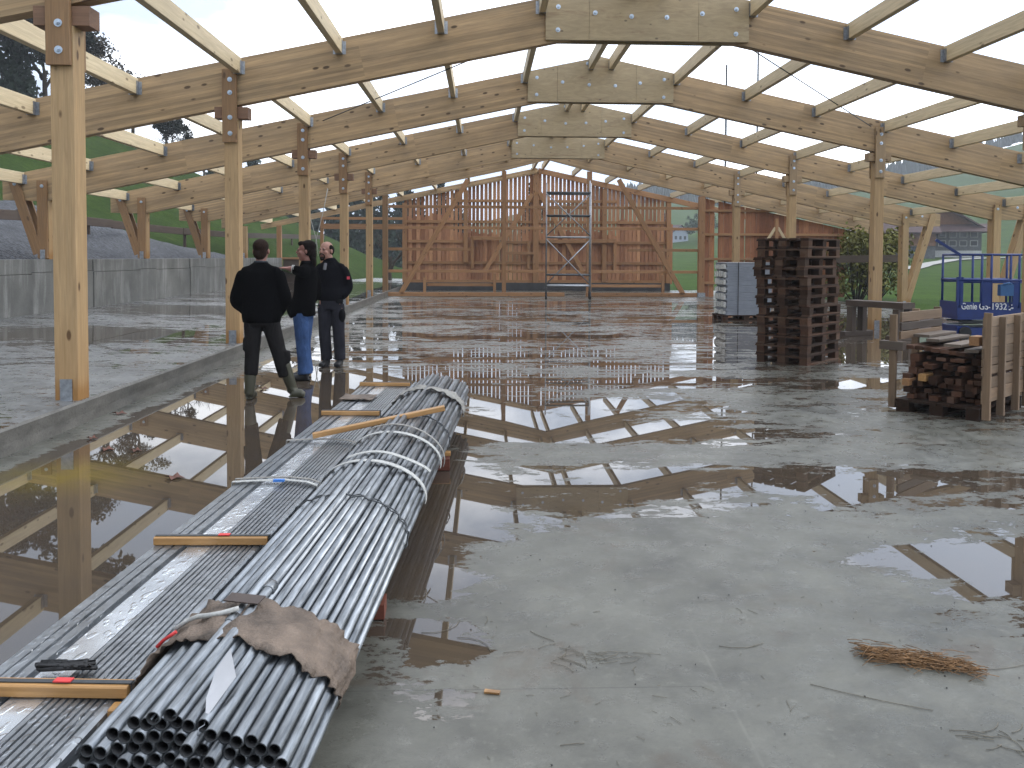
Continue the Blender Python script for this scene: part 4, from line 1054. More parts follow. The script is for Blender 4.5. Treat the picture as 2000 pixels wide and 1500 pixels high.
# bush and tree beside the right posts
def bush(n, seed, r, lf, clumps=26):
    rr = random.Random(seed); cm = MB(); tm = MB(); cs = []
    for k in range(clumps):
        a = rr.random()*6.28; q = math.sqrt(rr.random()); c = Vector((r[0]*q*math.cos(a), r[1]*q*math.sin(a), r[2]*(.2+.8*rr.random()*(1-.3*q)))); cs.append(c)
        if k % 2 == 0: tm.tube([(c.x*.15,c.y*.15,-.1),(c.x*.6,c.y*.6,c.z*.55),c], [.035,.025,.01], 5)
    for _ in range(n):
        c = rr.choice(cs)+Vector((rr.gauss(0,.26),rr.gauss(0,.26),rr.gauss(0,.24)))
        quad(cm, c, lf*(.6+.8*rr.random()), rr)
    return tm.mesh('stem'), cm.mesh('foliage')
for i, (x, y, r, m, l) in enumerate([(14.6,31.5,(1.0,.9,2.9),LEAFY,'tall yellow-green bush standing behind the trestle'),(16.3,33.5,(1.1,.9,3.1),LEAFY,'yellow bush with dark stems beside the timber post and rail'),(13.3,36,(1.0,.9,2.1),LEAFG,'low green bush between pallet stack and trestle')]):
    ms = bush(2600, 50+i, r, .085); t = empty('bush', (x,y,-.15), 0, l, 'bush'); link('stem', ms[0], BARK, t); link('foliage', ms[1], m, t)
t = empty('timber_gate', (13.9,29.3,-.1), 0, 'dark timber post with a wide crossbar in front of the yellow bush', 'post and rail')
lumber('post', (.2,0,0), (.2,0,2.8), .16, .16, W['darkwood'], t, (1,0,0)); lumber('crossbar', (-1.2,-.1,1.62), (1.2,-.1,1.66), .06, .26, W['darkwood'], t); lumber('stay', (.25,.1,2.0), (.8,.1,1.5), .05, .05, W['purlin'], t)
# rail along the gravel heap and over the grass slope
t = empty('plank_rail', (-11.4,20,2.5), 0, 'long weathered plank rail running along the gravel heap and out over the grass', 'rail')
for a, b, m in (((-11.45,14,2.42),(-11.4,20.8,2.52),'darkwood'),((-11.4,20.5,2.54),(-11.2,25.2,2.5),'darkwood'),((-11.2,25.2,2.48),(-11.0,31,2.43),'darkwood'),((-11.0,30.5,2.44),(-10.7,37.5,2.44),'darkwood'),((-10.7,37.2,2.46),(-9.9,51.5,2.72),'darkwood')):
    o = Vector((11.4,-20,-2.5)); lumber('plank', Vector(a)+o, Vector(b)+o, .06, .24, W[m], t)
for y, x in ((17,-11.55),(24,-11.35),(31,-11.12),(38,-10.8),(45,-10.4),(51,-10.0)):
    lumber('stake', Vector((x,y,.8))+o, Vector((x,y,2.5))+o, .09, .09, W['darkwood'], t, (1,0,0))
# farmhouse on the meadow
def zpx(y, d): return CAM_H+(505-y)/1600*d
fx, fy = 62.5, 112; gz = meadow_z(fx, fy)
WALLG = plain('weathered_shingle', (.12,.125,.13), .8, 0, .3, 3, .2, .4, 8); WHW = plain('white_render', (.6,.6,.58), .8); ROOFB = wood('brown_tiles', (.075,.042,.04), None, 0, 0, .8, .3, .05); WOODO = plain('orange_boards', (.19,.085,.035), .8, 0, .25, 5)
GLASS = plain('window_glass', (.03,.035,.04), .1)
t = empty('farmhouse', (fx, fy, gz), R(-22), 'large brown roofed farmhouse with grey shingled wall behind the blue lift', 'house')
mb = MB(); mb.box(-4,0,.9,6,9,4.1); mb.build('wall', WALLG, t); mb = MB(); mb.box(-4.02,-.02,-.5,6.02,9,.9); mb.build('base_wall', WHW, t)
mb = MB(); mb.prism([(-4.9,3.6),(1,7.4),(6.9,3.6),(6.9,3.4),(1,7.1),(-4.9,3.4)], -1.2, 9.6); mb.build('roof', ROOFB, t)
mb = MB(); mb.prism([(-3.98,4.1),(5.98,4.1),(1,7.0)], .02, 8.9); mb.build('gable', WOODO, t)
mb = MB(); mb.add([(-4.9,-2.2,3.5),(6.9,-2.2,3.5),(6.9,.2,4.6),(-4.9,.2,4.6),(-4.9,-2.2,3.38),(6.9,-2.2,3.38),(6.9,.2,4.48),(-4.9,.2,4.48)], [(0,1,2,3),(7,6,5,4),(0,4,5,1),(2,6,7,3),(0,3,7,4),(1,5,6,2)]); mb.build('canopy_roof', ROOFB, t)
for z in (1.5, 2.7):
    for x in (-3.2,-1.9,-.6,.7,2.0,3.3,4.6):
        mb = MB(); mb.box(x,-.05,z,x+.95,.02,z+.8); w_ = mb.build('window', WHW, t); mb = MB(); mb.box(x+.08,-.08,z+.08,x+.87,-.051,z+.72); mb.build('pane', GLASS, w_)
fx2 = 55; t = empty('barn_wing', (fx2, 108, meadow_z(fx2,108)), R(-22), 'orange boarded barn wing with sloping brown roof beside the farmhouse', 'barn')
mb = MB(); mb.box(-5,0,1.6,5,7,3.6); mb.build('wall', WOODO, t); mb = MB(); mb.box(-5,.3,-.5,5,7,1.6); mb.build('base_wall', WALLG, t)
mb = MB(); mb.add([(-5.6,-1,3.4),(5.6,-1,3.4),(5.0,4,6.6),(-5.6,4,6.6),(-5.6,9,3.4),(5.6,9,3.4),(-5.6,-1,3.2),(5.6,-1,3.2),(5.6,9,3.2),(-5.6,9,3.2)], [(0,1,2,3),(3,2,5,4),(0,6,7,1),(4,5,8,9),(0,3,4,9,6),(1,7,8,5,2)]); mb.build('roof', ROOFB, t)
for x in (-3.5,-1,1.5): 
    mb = MB(); mb.box(x,.22,-.2,x+1.7,.29,1.5); mb.build('door', GLASS, t)
# path over the meadow, village house with trees
PATHM = plain('gravel_path', (.28,.27,.25), .9)
def ribbon(pts, wd, name, mat, dz=.03):
    mb = MB(); P = []
    for (x0,y0),(x1,y1) in zip(pts, pts[1:]):
        for i in range(12): P.append((x0+(x1-x0)*i/12, y0+(y1-y0)*i/12))
    for i, (x, y) in enumerate(P):
        a = P[max(0,i-1)]; b = P[min(len(P)-1,i+1)]; d = Vector((b[0]-a[0], b[1]-a[1])).normalized(); nrm = Vector((-d.y, d.x))*wd/2
        for s in (-1, 1): X_, Y_ = x+nrm.x*s, y+nrm.y*s; mb.v.append((X_, Y_, meadow_z(X_, Y_)+dz))
    for i in range(len(P)-1): mb.f.append([2*i, 2*i+1, 2*i+3, 2*i+2]); mb.sm.append(True)
    return tag(mb.build(name, mat), kind='structure')
ribbon([(38,72),(46,84),(57,98),(75,110),(110,130)], 1.8, 'path', PATHM, .12)
def vhouse(x, y, s, rz, label, wall=WHW):
    t = empty('village_house', (x, y, meadow_z(x, y)-.3), rz, label, 'house'); t.scale = (s,s,s)
    mb = MB(); mb.box(-4,0,0,4,7,4.2); mb.build('wall', wall, t); mb = MB(); mb.prism([(-4.8,3.9),(0,7),(4.8,3.9),(4.8,3.7),(0,6.8),(-4.8,3.7)], -.8, 7.8); mb.build('roof', ROOFB, t)
    mb = MB(); mb.prism([(-3.98,4.2),(3.98,4.2),(0,6.75)], .02, 6.9); mb.build('gable', wall, t)
    for xx in (-2.8,-.5,1.8):
        mb = MB(); mb.box(xx,-.06,1.4,xx+1.1,.02,2.7); mb.build('window', GLASS, t)
vhouse(46, 190, .62, R(30), 'pale village house among dark trees, seen between gable wall and red post', plain('pale_blue_render', (.3,.34,.4), .8))
for x, y, m, mt, s, l in [(41.5,186,CON[0],NEED,.5,'dark conifer standing close to the pale village house'),(43.5,196,CON[1],NEED,.62,'tall dark conifer behind the pale village house'),(49.2,184,DD[0],LEAFG,.75,'round green tree in front of the pale village house'),(52,192,DD[1],LEAFG,.8,'broad green tree next to the pale village house'),(62,160,DD[0],LEAFG,.55,'lone round tree on the far meadow beyond the pallets')]:
    tree(m, (x, y, meadow_z(x, y)-.3), (BARK, mt), l, None, s, x)
# far wooded ridge
rf = random.Random(4); mb = MB(); cnt = 0
while cnt < 1500:
    px = rf.uniform(1150, 2250); r = rf.uniform(318, 436)
    if px > 1890 and r < 425: continue
    if px < 1700 and rf.random() < .2 and r < 340: continue
    az = math.atan((px-943)/1600); rr_ = r; x, y = rr_*math.sin(az), rr_*math.cos(az); z = hill_z(rr_, az)
    if r < 372+9*math.sin(px*.013)+(0 if px < 1700 else 22): continue
    h = rf.uniform(5, 8.5); b = h*.22
    vs = [(x+b*math.cos(a_*1.0472), y+b*math.sin(a_*1.0472), z+h*.05) for a_ in range(6)]+[(x,y,z+h)]
    mb.add(vs, [(i,(i+1)%6,6) for i in range(6)]); cnt += 1
tag(mb.build('forest', NEED), 'dark conifer forest along the distant hill ridge', 'forest', kind='stuff')
# ------------------------------------------------------------------ straw and leaves on the floor
STRAW = plain('straw', (.17,.09,.035), .7, 0, .4, 30); STRAWD = plain('grey_straw', (.13,.115,.085), .7, 0, .4, 30); LEAFR = plain('fallen_leaf', (.10,.035,.02), .5, 0, .4, 12)
rs_ = random.Random(14)
mb = MB()
for i in range(330):
    tt = rs_.random(); c = Vector((1.50+.37*tt, 3.12-.14*tt+.035*rs_.gauss(0,1), .004+.02*rs_.random())); a = rs_.gauss(-.35,.45); l = rs_.uniform(.025,.07)
    d = Vector((math.cos(a), math.sin(a), rs_.gauss(0,.12)))*l
    mb.tube([c-d, c+Vector((0,0,.004)), c+d], .0014, 4)
tag(mb.build('straw', STRAW), 'clump of brown straw lying on the concrete floor', 'straw', kind='stuff')
mb = MB()
def stalk(x, y, a, l, r=.0009):
    p = Vector((x,y,.003)); pts = [p.copy()]
    k = rs_.gauss(0,.35)
    for i in range(4): a += k*.5; p = p+Vector((math.cos(a), math.sin(a), 0))*l/4; pts.append(p.copy())
    mb.tube(pts, r, 4)
for i in range(70):
    x, y = rs_.uniform(-.2,2.2), rs_.uniform(2.3,3.7)
    if x < -.05 and y < 3: continue
    stalk(x, y, rs_.random()*6.28, rs_.choice((.015,.02,.03,.05)))
for i in range(24): stalk(.38+rs_.gauss(0,.09), 3.13+rs_.gauss(0,.04), rs_.gauss(0,.5), rs_.uniform(.05,.14))
for i in range(24): stalk(1.72+rs_.gauss(0,.1), 2.55+rs_.gauss(0,.05), rs_.gauss(-.4,.5), rs_.uniform(.05,.12), .0013)
for x, y, a, l in ((-.25,3.35,-.5,.22),(-.1,3.3,.3,.2),(.2,3.35,-1.0,.13),(1.2,2.9,-.6,.4),(.95,3.2,-.6,.2),(1.8,3.0,-.3,.3),(.02,3.5,-1.2,.08),(.25,2.55,.3,.08)): stalk(x,y,a,l,.0013)
tag(mb.build('straw', STRAWD), 'loose grey straw stalks scattered over the concrete floor', 'straw', kind='stuff')
mb = MB()
for i in range(90):
    x, y = rs_.uniform(-.3,3.4), rs_.uniform(2.2,5.5); s = rs_.uniform(.0015,.0045); mb.ell((x,y,.003), (s,s*.8,s*.6), None, 5, 4)
tag(mb.build('grit', BLACK), 'dark specks of grit scattered over the concrete floor', 'grit', kind='stuff')
t = lumber('wood_chip', (0,0,0), (.055,-.012,0), .02, .008, W['batten']); t.location = (.01,2.88,.005); tag(t, 'orange wood chip lying on the floor joint', 'wood chip')
LL = [(-2.75,6.55,'red fallen leaf in the puddle below the yellow stain'),(-3.0,6.6,'dark leaf floating left of the red one'),(-3.55,8.1,'large brown leaf against the foot of the kerb'),(-3.3,7.0,'brown twiggy leaf near the kerb foot'),(-2.55,9.6,'reddish leaf behind the rubber boots'),(-2.15,5.75,'dark grey leaf in the white sky reflection')]
for i, (x, y, l) in enumerate(LL):
    mb = MB(); s = .05+.012*(i % 3)
    pts = [(s*math.cos(k*.785)*(1 if k % 2 == 0 else .55), s*.8*math.sin(k*.785)*(1 if k % 2 == 0 else .55), .006+.012*(k % 3)) for k in range(8)]
    mb.add([(0,0,.012)]+pts, [(0,k+1,(k+1) % 8+1) for k in range(8)]); o = mb.build('leaf', LEAFR, None, (x,y,0)); o.modifiers.new('thickness','SOLIDIFY').thickness = .002; tag(o, l, 'leaf')
# ------------------------------------------------------------------ people
def cloth(name, col, rough=.85, folds=.5, fs=7, var=.2):
    g = G(name); tc = g.n('TexCoord').outputs['Object']
    n = g.noise(g.n('Mapping', {'Vector': tc, 'Scale': (1,1,.55)}).outputs[0], fs, 4, .55, .8); n2 = g.noise(tc, 5, 5, .6)
    g.set(Base_Color=g.mix(g.ramp(n2, [(.3,0),(.7,1)]), sc3(col,1-var), sc3(col,1+var)), Roughness=rough, Normal=g.bump(n, folds, .04)); g.b.inputs['Specular IOR Level'].default_value = .04
    return g.m
SKIN = plain('skin', (.30,.155,.115), .55, 0, .12, 14); SKIND = plain('ruddy_skin', (.24,.11,.085), .55, 0, .12, 14)
JBLACK = cloth('black_jacket', (.0022,.0022,.0026), .95); JFL = cloth('charcoal_jacket', (.006,.006,.008), .95); TRGREY = cloth('grey_work_trousers', (.022,.022,.028), folds=.8); TRDARK = cloth('dark_work_trousers', (.013,.012,.012), folds=.8)
JEAN = cloth('blue_jeans', (.04,.075,.17), .85, .9, 9, .4); BOOT = plain('green_rubber_boot', (.045,.043,.026), .4); SHOE = plain('black_shoe', (.012,.012,.013), .5); HAIRD = plain('dark_hair', (.009,.006,.005), .8, 0, .4, 60, .08, .4, 90); HAIRB = plain('brown_hair', (.02,.011,.008), .8, 0, .4, 60, .08, .4, 90)
COLLARM = cloth('grey_collar', (.045,.055,.065)); PATCHR = plain('red_patch', (.5,.05,.07), .7); BLKP = cloth('black_pocket', (.008,.008,.009))
def V3(*a): return Vector(a)
def chain(mb, pts, rad, seg=14, right=None):
    pts = [Vector(p) for p in pts]
    # refine with Catmull-Rom
    P, Rr = [], []
    n = len(pts)
    rad = [r if hasattr(r,'__len__') else (r,r) for r in rad]
    for i in range(n-1):
        p0, p1, p2, p3 = pts[max(0,i-1)], pts[i], pts[i+1], pts[min(n-1,i+2)]
        for k in range(4):
            t = k/4
            P.append(.5*((2*p1)+(p2-p0)*t+(2*p0-5*p1+4*p2-p3)*t*t+(3*p1-p0-3*p2+p3)*t**3))
            Rr.append(tuple(a+(b-a)*(3*t*t-2*t**3) for a, b in zip(rad[i], rad[i+1])))
    P.append(pts[-1]); Rr.append(rad[-1])
    m = len(P); rings = []
    for i, p in enumerate(P):
        t = (P[min(i+1,m-1)]-P[max(i-1,0)]).normalized()
        rt_v = Vector(right) if right is not None else (V3(1,0,0) if abs(t.x) < .8 else V3(0,1,0))
        a = (rt_v-t*rt_v.dot(t)).normalized(); b = t.cross(a)
        rings.append([p+a*Rr[i][0]*math.cos(2*math.pi*k/seg)+b*Rr[i][1]*math.sin(2*math.pi*k/seg) for k in range(seg)])
    vs = [v for r in rings for v in r]
    fs = [(i*seg+k, i*seg+(k+1) % seg, (i+1)*seg+(k+1) % seg, (i+1)*seg+k) for i in range(m-1) for k in range(seg)]
    fs += [list(range(seg))[::-1], [(m-1)*seg+k for k in range(seg)]]
    mb.add(vs, fs, True)
def fuse(mb, name, mat, par, vox=.012, sm=6):
    o = mb.build(name, mat, par)
    r = o.modifiers.new('union', 'REMESH'); r.mode = 'VOXEL'; r.voxel_size = vox; r.use_smooth_shade = True
    s = o.modifiers.new('soft', 'SMOOTH'); s.iterations = sm; s.factor = .5
    return o
def head(mb, c, yaw, tilt=0, s=1.0):
    m = Matrix.Translation(c) @ Matrix.Rotation(yaw, 4, 'Z') @ Matrix.Rotation(tilt, 4, 'X')   # face looks along local -Y
    T = lambda x, y, z: m @ V3(x*s, y*s, z*s)
    mb.ell(T(0,.015,.045), (.078*s,.098*s,.085*s), m.to_3x3(), 16, 12)
    mb.ell(T(0,-.02,-.03), (.063*s,.075*s,.088*s), m.to_3x3(), 16, 12)
    mb.ell(T(0,-.055,-.088), (.034*s,.034*s,.03*s), m.to_3x3(), 10, 8)
    chain(mb, [T(0,-.088,.022), T(0,-.108,-.012), T(0,-.094,-.022)], [.011*s,.016*s,.013*s], 8)
    for sx in (-1, 1):
        mb.ell(T(sx*.03,-.088,.03), (.026*s,.012*s,.010*s), m.to_3x3(), 8, 6)
        mb.ell(T(sx*.04,-.06,-.015), (.026*s,.03*s,.026*s), m.to_3x3(), 8, 6)
        mb.ell(T(sx*.082,.012,-.005), (.011*s,.024*s,.034*s), m.to_3x3(), 8, 6)
    chain(mb, [T(-.024,-.09,-.055), T(0,-.098,-.052), T(.024,-.09,-.055)], [.007*s,.011*s,.007*s], 8)
    return m, T
def face_bits(m, T, par, s=1.0, brow=HAIRD):
    for sx in (-1, 1):
        mb = MB(); mb.ell(T(sx*.031,-.092,.016), (.011*s,.006*s,.0055*s), m.to_3x3(), 10, 8); mb.build('eye', plain('eye_dark', (.03,.02,.02), .3) if sx < 0 else bpy.data.materials['eye_dark'], par)
        mb = MB(); mb.ell(T(sx*.031,-.098,.034), (.019*s,.005*s,.003*s), m.to_3x3(), 10, 6); mb.build('eyebrow', brow, par)
    mb = MB(); mb.ell(T(0,-.103,-.056), (.021*s,.006*s,.006*s), m.to_3x3(), 10, 6); mb.build('lips', plain('lips', (.25,.09,.08), .5), par)
def hand(mb, wrist, direc, palm_n, s=1.0, curl=.3, point=False, thumb=1):
    d = Vector(direc).normalized(); nrm = Vector(palm_n); nrm = (nrm-d*nrm.dot(d)).normalized(); side = d.cross(nrm)
    Wp = Vector(wrist)
    chain(mb, [Wp, Wp+d*.05*s, Wp+d*.095*s], [(.024*s,.028*s),(.040*s,.016*s),(.040*s,.013*s)], 12, side)
    for i, (o, l) in enumerate(((-.030,.070),(-.010,.080),(.010,.075),(.029,.058))):
        c = curl*(1+.15*i)
        if point and i == 0: c = .05
        p = Wp+d*.09*s+side*o*s; pts = [p-d*.02*s, p]; a = 0
        for k in range(3): a += c; pts.append(pts[-1]+(d*math.cos(a)-nrm*math.sin(a))*l*s/3)
        chain(mb, pts, [.009*s,.0092*s,.0085*s,.008*s,.0065*s], 8)
    b = Wp+d*.03*s-side*.028*s*thumb
    chain(mb, [b, b+(d*.6-side*thumb*.75)*.035*s, b+(d*1.3-side*thumb*.95)*.05*s, b+(d*2.0-side*thumb*.8)*.055*s], [.013*s,.012*s,.010*s,.008*s], 8)
def leg_set(mb, hip, knee, ankle, r=(.095,.072,.06), flare=0):
    chain(mb, [V3(*hip)+V3(0,0,.06), V3(*hip), (V3(*hip)+V3(*knee))/2, knee, (V3(*knee)*.55+V3(*ankle)*.45), ankle], [r[0],r[0]*1.04,r[0]*.92,r[1],r[1]*.98,r[2]+flare], 14)
def boot(name, mat, par, ankle, heel, toe, shaft=.30, knee=None):
    mb = MB(); a = V3(*ankle); h = V3(*heel); t_ = V3(*toe)
    d = (t_-h).normalized()
    if knee is not None:
        k = V3(*knee); up_ = (k-a).normalized()
        chain(mb, [a+up_*shaft, a+up_*shaft*.5, a, h+V3(0,0,.06)+d*.03], [.070,.064,.054,.055], 14)
    else: chain(mb, [a+V3(0,0,.03), h+V3(0,0,.06)+d*.05], [.05,.05], 12)
    chain(mb, [h+V3(0,0,.045)+d*.03, h+V3(0,0,.05)+d*.12, t_+V3(0,0,.04)-d*.06, t_+V3(0,0,.032)-d*.02], [(.042,.043),(.043,.045),(.05,.036),(.036,.026)], 14, d.cross(V3(0,0,1)))
    chain(mb, [h+V3(0,0,.012), h+d*.1+V3(0,0,.012), t_-d*.03+V3(0,0,.012)], [(.036,.011),(.036,.011),(.046,.011)], 12, d.cross(V3(0,0,1)))
    fuse(mb, name, mat, par, .010, 3)
# --- the man seen from behind, in rubber boots
p1 = empty('person', (-2.41, 8.98, 0), 0, 'man seen from behind in black jacket and green rubber boots, legs apart', 'person')
mb = MB(); m1, T1 = head(mb, V3(.0,.03,1.605), R(180), R(4), 1.0)
chain(mb, [V3(0,.0,1.30), V3(0,.0,1.44), V3(0,.015,1.55)], [(.10,.07),(.058,.058),(.054,.056)], 14)
for sx, hx, wd in ((-1, (-.12,.15,.90), 1), (1, (.12,.16,.90), 1)):
    chain(mb, [V3(sx*.17,.0,1.34), V3(sx*.25,-.02,1.08), V3(*hx)], [.04,.036,.028], 10)
hand(mb, (-.12,.15,.90), (.2,.1,-1), (1,.2,0), 1.0, .45, False, -1); hand(mb, (.12,.16,.90), (-.2,.1,-1), (-1,.2,0), 1.0, .45)
body = fuse(mb, 'body', SKIND, p1, .009, 3)
mb = MB(); mb.ell(T1(0,.03,.05), (.086,.098,.086), m1.to_3x3(), 16, 12); mb.ell(T1(0,.062,-.02), (.076,.05,.08), m1.to_3x3(), 14, 10); fuse(mb, 'hair', HAIRB, p1, .010, 4)
mb = MB()
chain(mb, [V3(0,.02,.83), V3(0,.02,.92), V3(0,.01,1.06), V3(0,-.005,1.24), V3(0,-.005,1.36), V3(0,0,1.43), V3(0,.01,1.49)], [(.205,.14),(.215,.15),(.21,.15),(.205,.145),(.195,.125),(.135,.095),(.07,.07)], 20)
for sx, el, wr in ((-1, (-.265,-.01,1.07), (-.15,.13,.90)), (1, (.265,.0,1.09), (.15,.14,.91))):
    chain(mb, [V3(sx*.10,0,1.375), V3(sx*.175,0,1.345), V3(sx*.225,-.01,1.22), V3(*el), (V3(*el)+V3(*wr))*.5, V3(*wr)], [.08,.085,.074,.068,.062,.052], 14)
fuse(mb, 'jacket', JBLACK, p1, .013, 6)
mb = MB(); chain(mb, [V3(0,.005,1.44), V3(0,.01,1.50)], [(.082,.082),(.076,.076)], 16); fuse(mb, 'collar', COLLARM, p1, .01, 2)
mb = MB()
chain(mb, [V3(0,.02,.98), V3(0,.02,.88), V3(0,.02,.80)], [(.16,.12),(.175,.125),(.165,.12)], 18)
leg_set(mb, (-.09,.02,.82), (-.095,-.02,.48), (-.10,-.05,.26), (.098,.078,.072)); leg_set(mb, (.10,.02,.82), (.19,.02,.48), (.245,.05,.24), (.098,.08,.072))
chain(mb, [V3(.26,.02,.52), V3(.27,.02,.40)], [.05,.045], 10); chain(mb, [V3(-.16,.02,.66), V3(-.165,.02,.52)], [.045,.042], 10)
fuse(mb, 'trousers', TRDARK, p1, .012, 4)
boot('boot', BOOT, p1, (-.11,-.07,.10), (-.12,-.10,0), (-.115,.14,0), .29, (-.10,-.02,.5)); boot('boot', BOOT, p1, (.31,.08,.10), (.28,.05,0), (.47,.10,0), .29, (.20,.02,.5))
# --- the man in blue jeans, in profile, pointing
p2 = empty('person', (-2.235, 10.36, 0), 0, 'long-haired man in blue jeans and black jacket, pointing with outstretched arm', 'person')
mb = MB(); m2, T2 = head(mb, V3(.015,.0,1.615), R(-82), R(2), 1.02)
chain(mb, [V3(.03,0,1.30), V3(.03,0,1.45), V3(.03,0,1.56)], [(.09,.09),(.058,.058),(.054,.054)], 14)
chain(mb, [V3(.02,-.15,1.37), V3(.01,-.27,1.37), V3(-.12,-.28,1.405)], [.045,.040,.030], 10)
hand(mb, (-.12,-.28,1.405), (-1,.0,.06), (0,0,1), 1.0, .2, True)
chain(mb, [V3(.06,.15,1.36), V3(.10,.17,1.1), V3(.0,.12,.97)], [.04,.036,.03], 10)
hand(mb, (.0,.12,.97), (-.4,-.1,-1), (0,-1,0), .95, .5)
fuse(mb, 'body', SKIND, p2, .009, 3); face_bits(m2, T2, p2, 1.02)
mb = MB(); mb.ell(T2(0,.035,.06), (.09,.098,.082), m2.to_3x3(), 16, 12); mb.ell(T2(0,.075,-.03), (.08,.056,.11), m2.to_3x3(), 14, 10); mb.ell(T2(0,.085,-.13), (.065,.042,.09), m2.to_3x3(), 12, 10); mb.ell(T2(.0,-.05,.095), (.065,.045,.035), m2.to_3x3(), 10, 8)
for sx in (-1, 1): mb.ell(T2(sx*.074,.03,.0), (.018,.045,.06), m2.to_3x3(), 10, 8)
fuse(mb, 'hair', HAIRD, p2, .010, 3)
mb = MB()
chain(mb, [V3(-.03,0,.80), V3(-.03,0,.90), V3(0,0,1.06), V3(.015,0,1.24), V3(.03,0,1.37), V3(.03,0,1.44), V3(.03,0,1.50)], [(.165,.18),(.16,.18),(.14,.18),(.14,.19),(.12,.175),(.09,.115),(.072,.072)], 20)
chain(mb, [V3(.03,-.10,1.385), V3(.025,-.17,1.365), V3(.01,-.25,1.365), V3(-.04,-.28,1.38), V3(-.085,-.28,1.395)], [.075,.08,.07,.06,.05], 14)
chain(mb, [V3(.04,.10,1.38), V3(.06,.165,1.34), V3(.09,.175,1.22), V3(.10,.17,1.08), V3(.03,.15,.98), V3(-.02,.13,.94)], [.075,.08,.075,.07,.062,.052], 14)
chain(mb, [V3(-.12,-.02,.80), V3(-.16,-.02,.88), V3(-.12,-.02,1.0)], [(.05,.14),(.055,.14),(.04,.13)], 14)
fuse(mb, 'jacket', JBLACK, p2, .013, 6)
mb = MB()
for x in (-.07,-.088): mb.tube([V3(x+.004,-.28,1.395), V3(x-.002,-.28,1.395)], .053, 16)
mb.build('cuff_stripe', STRAPW, p2)
mb = MB()
chain(mb, [V3(-.02,0,.95), V3(-.02,0,.86), V3(-.02,0,.78)], [(.12,.155),(.125,.165),(.12,.16)], 18)
leg_set(mb, (-.03,-.08,.80), (-.015,-.08,.45), (.02,-.09,.085), (.10,.082,.075), .02); leg_set(mb, (-.01,.08,.80), (-.03,.09,.45), (-.01,.10,.085), (.10,.082,.075), .02)
fuse(mb, 'jeans', JEAN, p2, .012, 4)
boot('shoe', SHOE, p2, (.02,-.09,.08), (.09,-.09,0), (-.20,-.10,0)); boot('shoe', SHOE, p2, (-.02,.10,.08), (.06,.10,0), (-.22,.08,0))
# --- the balding man with a goatee, hands in his pockets
p3 = empty('person', (-2.15, 11.66, 0), 0, 'balding man with goatee, grey work trousers and hands in his pockets', 'person')
mb = MB(); m3, T3 = head(mb, V3(-.06,-.02,1.625), R(-28), R(0), 1.04)
chain(mb, [V3(-.01,.01,1.30), V3(-.02,.0,1.46), V3(-.04,0,1.57)], [(.10,.08),(.062,.062),(.058,.06)], 14)
for sx in (-1, 1):
    chain(mb, [V3(sx*.15,0,1.34), V3(sx*.22,.03,1.12), V3(sx*.14,-.05,.97)], [.04,.036,.03], 10)
    hand(mb, (sx*.135,-.045,.95), (-sx*.1,-.05,-1), (-sx,-.3,0), .95, .4, False, -sx)
fuse(mb, 'body', SKIN, p3, .008, 3); face_bits(m3, T3, p3, 1.04)
mb = MB(); mb.ell(T3(0,.055,.015), (.087,.072,.088), m3.to_3x3(), 16, 12)
for sx in (-1, 1): mb.ell(T3(sx*.070,.015,.05), (.020,.045,.04), m3.to_3x3(), 10, 8)
fuse(mb, 'hair', HAIRD, p3, .009, 3)
mb = MB()
chain(mb, [T3(-.036,-.082,-.085), T3(-.036,-.092,-.05), T3(0,-.108,-.036), T3(.036,-.092,-.05), T3(.036,-.082,-.085), T3(0,-.09,-.115), T3(-.036,-.082,-.09)], [.010,.009,.009,.009,.012,.019,.012], 8)
mb.ell(T3(0,-.088,-.098), (.030,.024,.024), m3.to_3x3(), 10, 8); fuse(mb, 'goatee', HAIRD, p3, .007, 2)
mb = MB()
chain(mb, [V3(0,0,.93), V3(0,0,1.0), V3(0,.01,1.12), V3(0,.0,1.26), V3(-.005,0,1.38), V3(-.01,0,1.45), V3(-.02,0,1.53)], [(.18,.135),(.19,.145),(.185,.14),(.19,.14),(.18,.12),(.12,.09),(.075,.075)], 20)
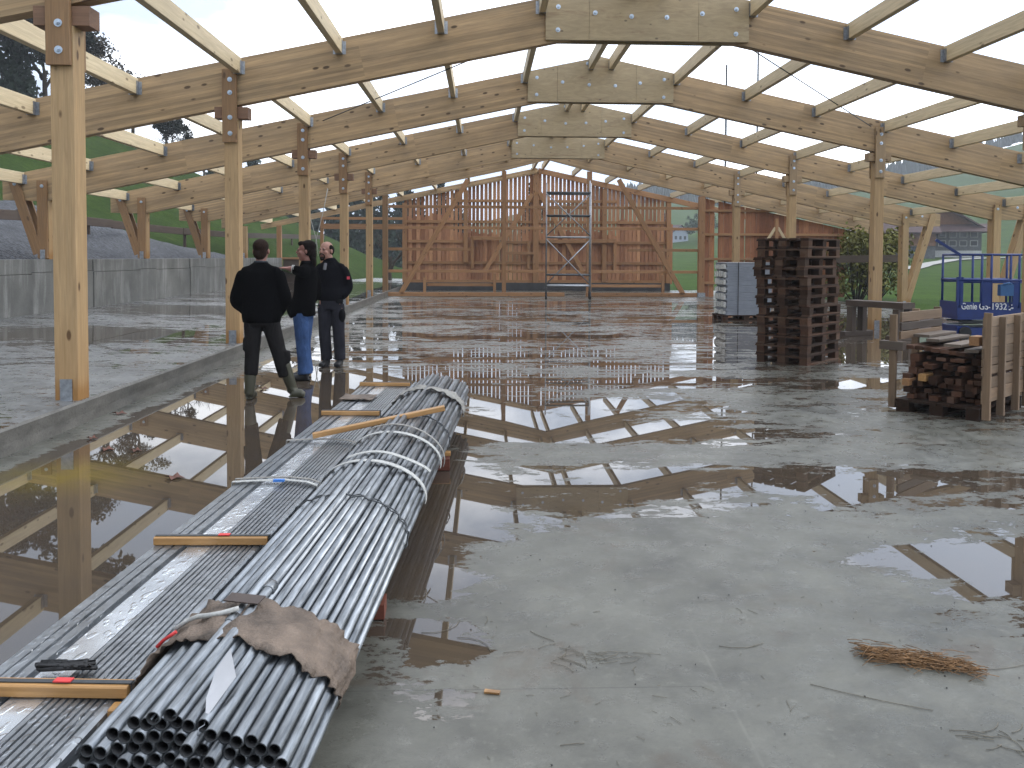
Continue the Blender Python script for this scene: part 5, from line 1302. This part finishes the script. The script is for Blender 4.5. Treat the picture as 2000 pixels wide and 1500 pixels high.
for sx in (-1, 1):
    chain(mb, [V3(sx*.09,0,1.395), V3(sx*.165,0,1.36), V3(sx*.215,.02,1.24), V3(sx*.24,.03,1.12), V3(sx*.20,-.02,1.03), V3(sx*.16,-.06,.98)], [.075,.08,.074,.068,.062,.052], 14)
fuse(mb, 'jacket', JFL, p3, .013, 6)
mb = MB(); chain(mb, [V3(-.065,-.105,1.36), V3(-.055,-.09,1.46)], [(.028,.03),(.022,.03)], 10); fuse(mb, 'shirt', cloth('checked_shirt', (.16,.16,.17)), p3, .008, 2)
mb = MB(); mb.box(-.02,-.006,-.02,.02,.004,.02); pq = mb.build('sleeve_patch', PATCHR, p3, (.255,-.06,1.25)); pq.rotation_euler = (0,0,R(25))
mb = MB()
chain(mb, [V3(0,0,1.02), V3(0,0,.90), V3(0,0,.80)], [(.155,.115),(.17,.125),(.165,.12)], 18)
leg_set(mb, (-.085,0,.82), (-.085,-.02,.46), (-.06,0,.09), (.10,.084,.078)); leg_set(mb, (.09,0,.82), (.115,-.03,.46), (.13,-.02,.09), (.10,.084,.078))
fuse(mb, 'trousers', TRGREY, p3, .012, 4)
mb = MB(); mb.ell((.165,-.055,.72), (.052,.07,.10), None, 12, 8); mb.ell((.13,-.07,.92), (.06,.06,.035), None, 12, 8); fuse(mb, 'holster_pocket', BLKP, p3, .012, 2)
boot('shoe', SHOE, p3, (-.06,0,.08), (-.05,.06,0), (-.11,-.21,0)); boot('shoe', SHOE, p3, (.13,-.02,.08), (.13,.05,0), (.11,-.22,0))

# ------------------------------------------------------------------ hazy air over the valley
g = G('valley_haze'); g.t.nodes.remove(g.b)
pv = g.t.nodes.new('ShaderNodeVolumePrincipled'); pv.inputs['Color'].default_value = (.86,.9,.95,1); pv.inputs['Density'].default_value = .0008
g.t.links.new(pv.outputs[0], g.out.inputs['Volume'])
mb = MB(); mb.box(-640,-640,-6.0,640,640,96); hb = mb.build('haze', g.m); tag(hb, 'pale damp haze filling the valley air', 'haze', kind='stuff')
scn.cycles.volume_bounces = 0
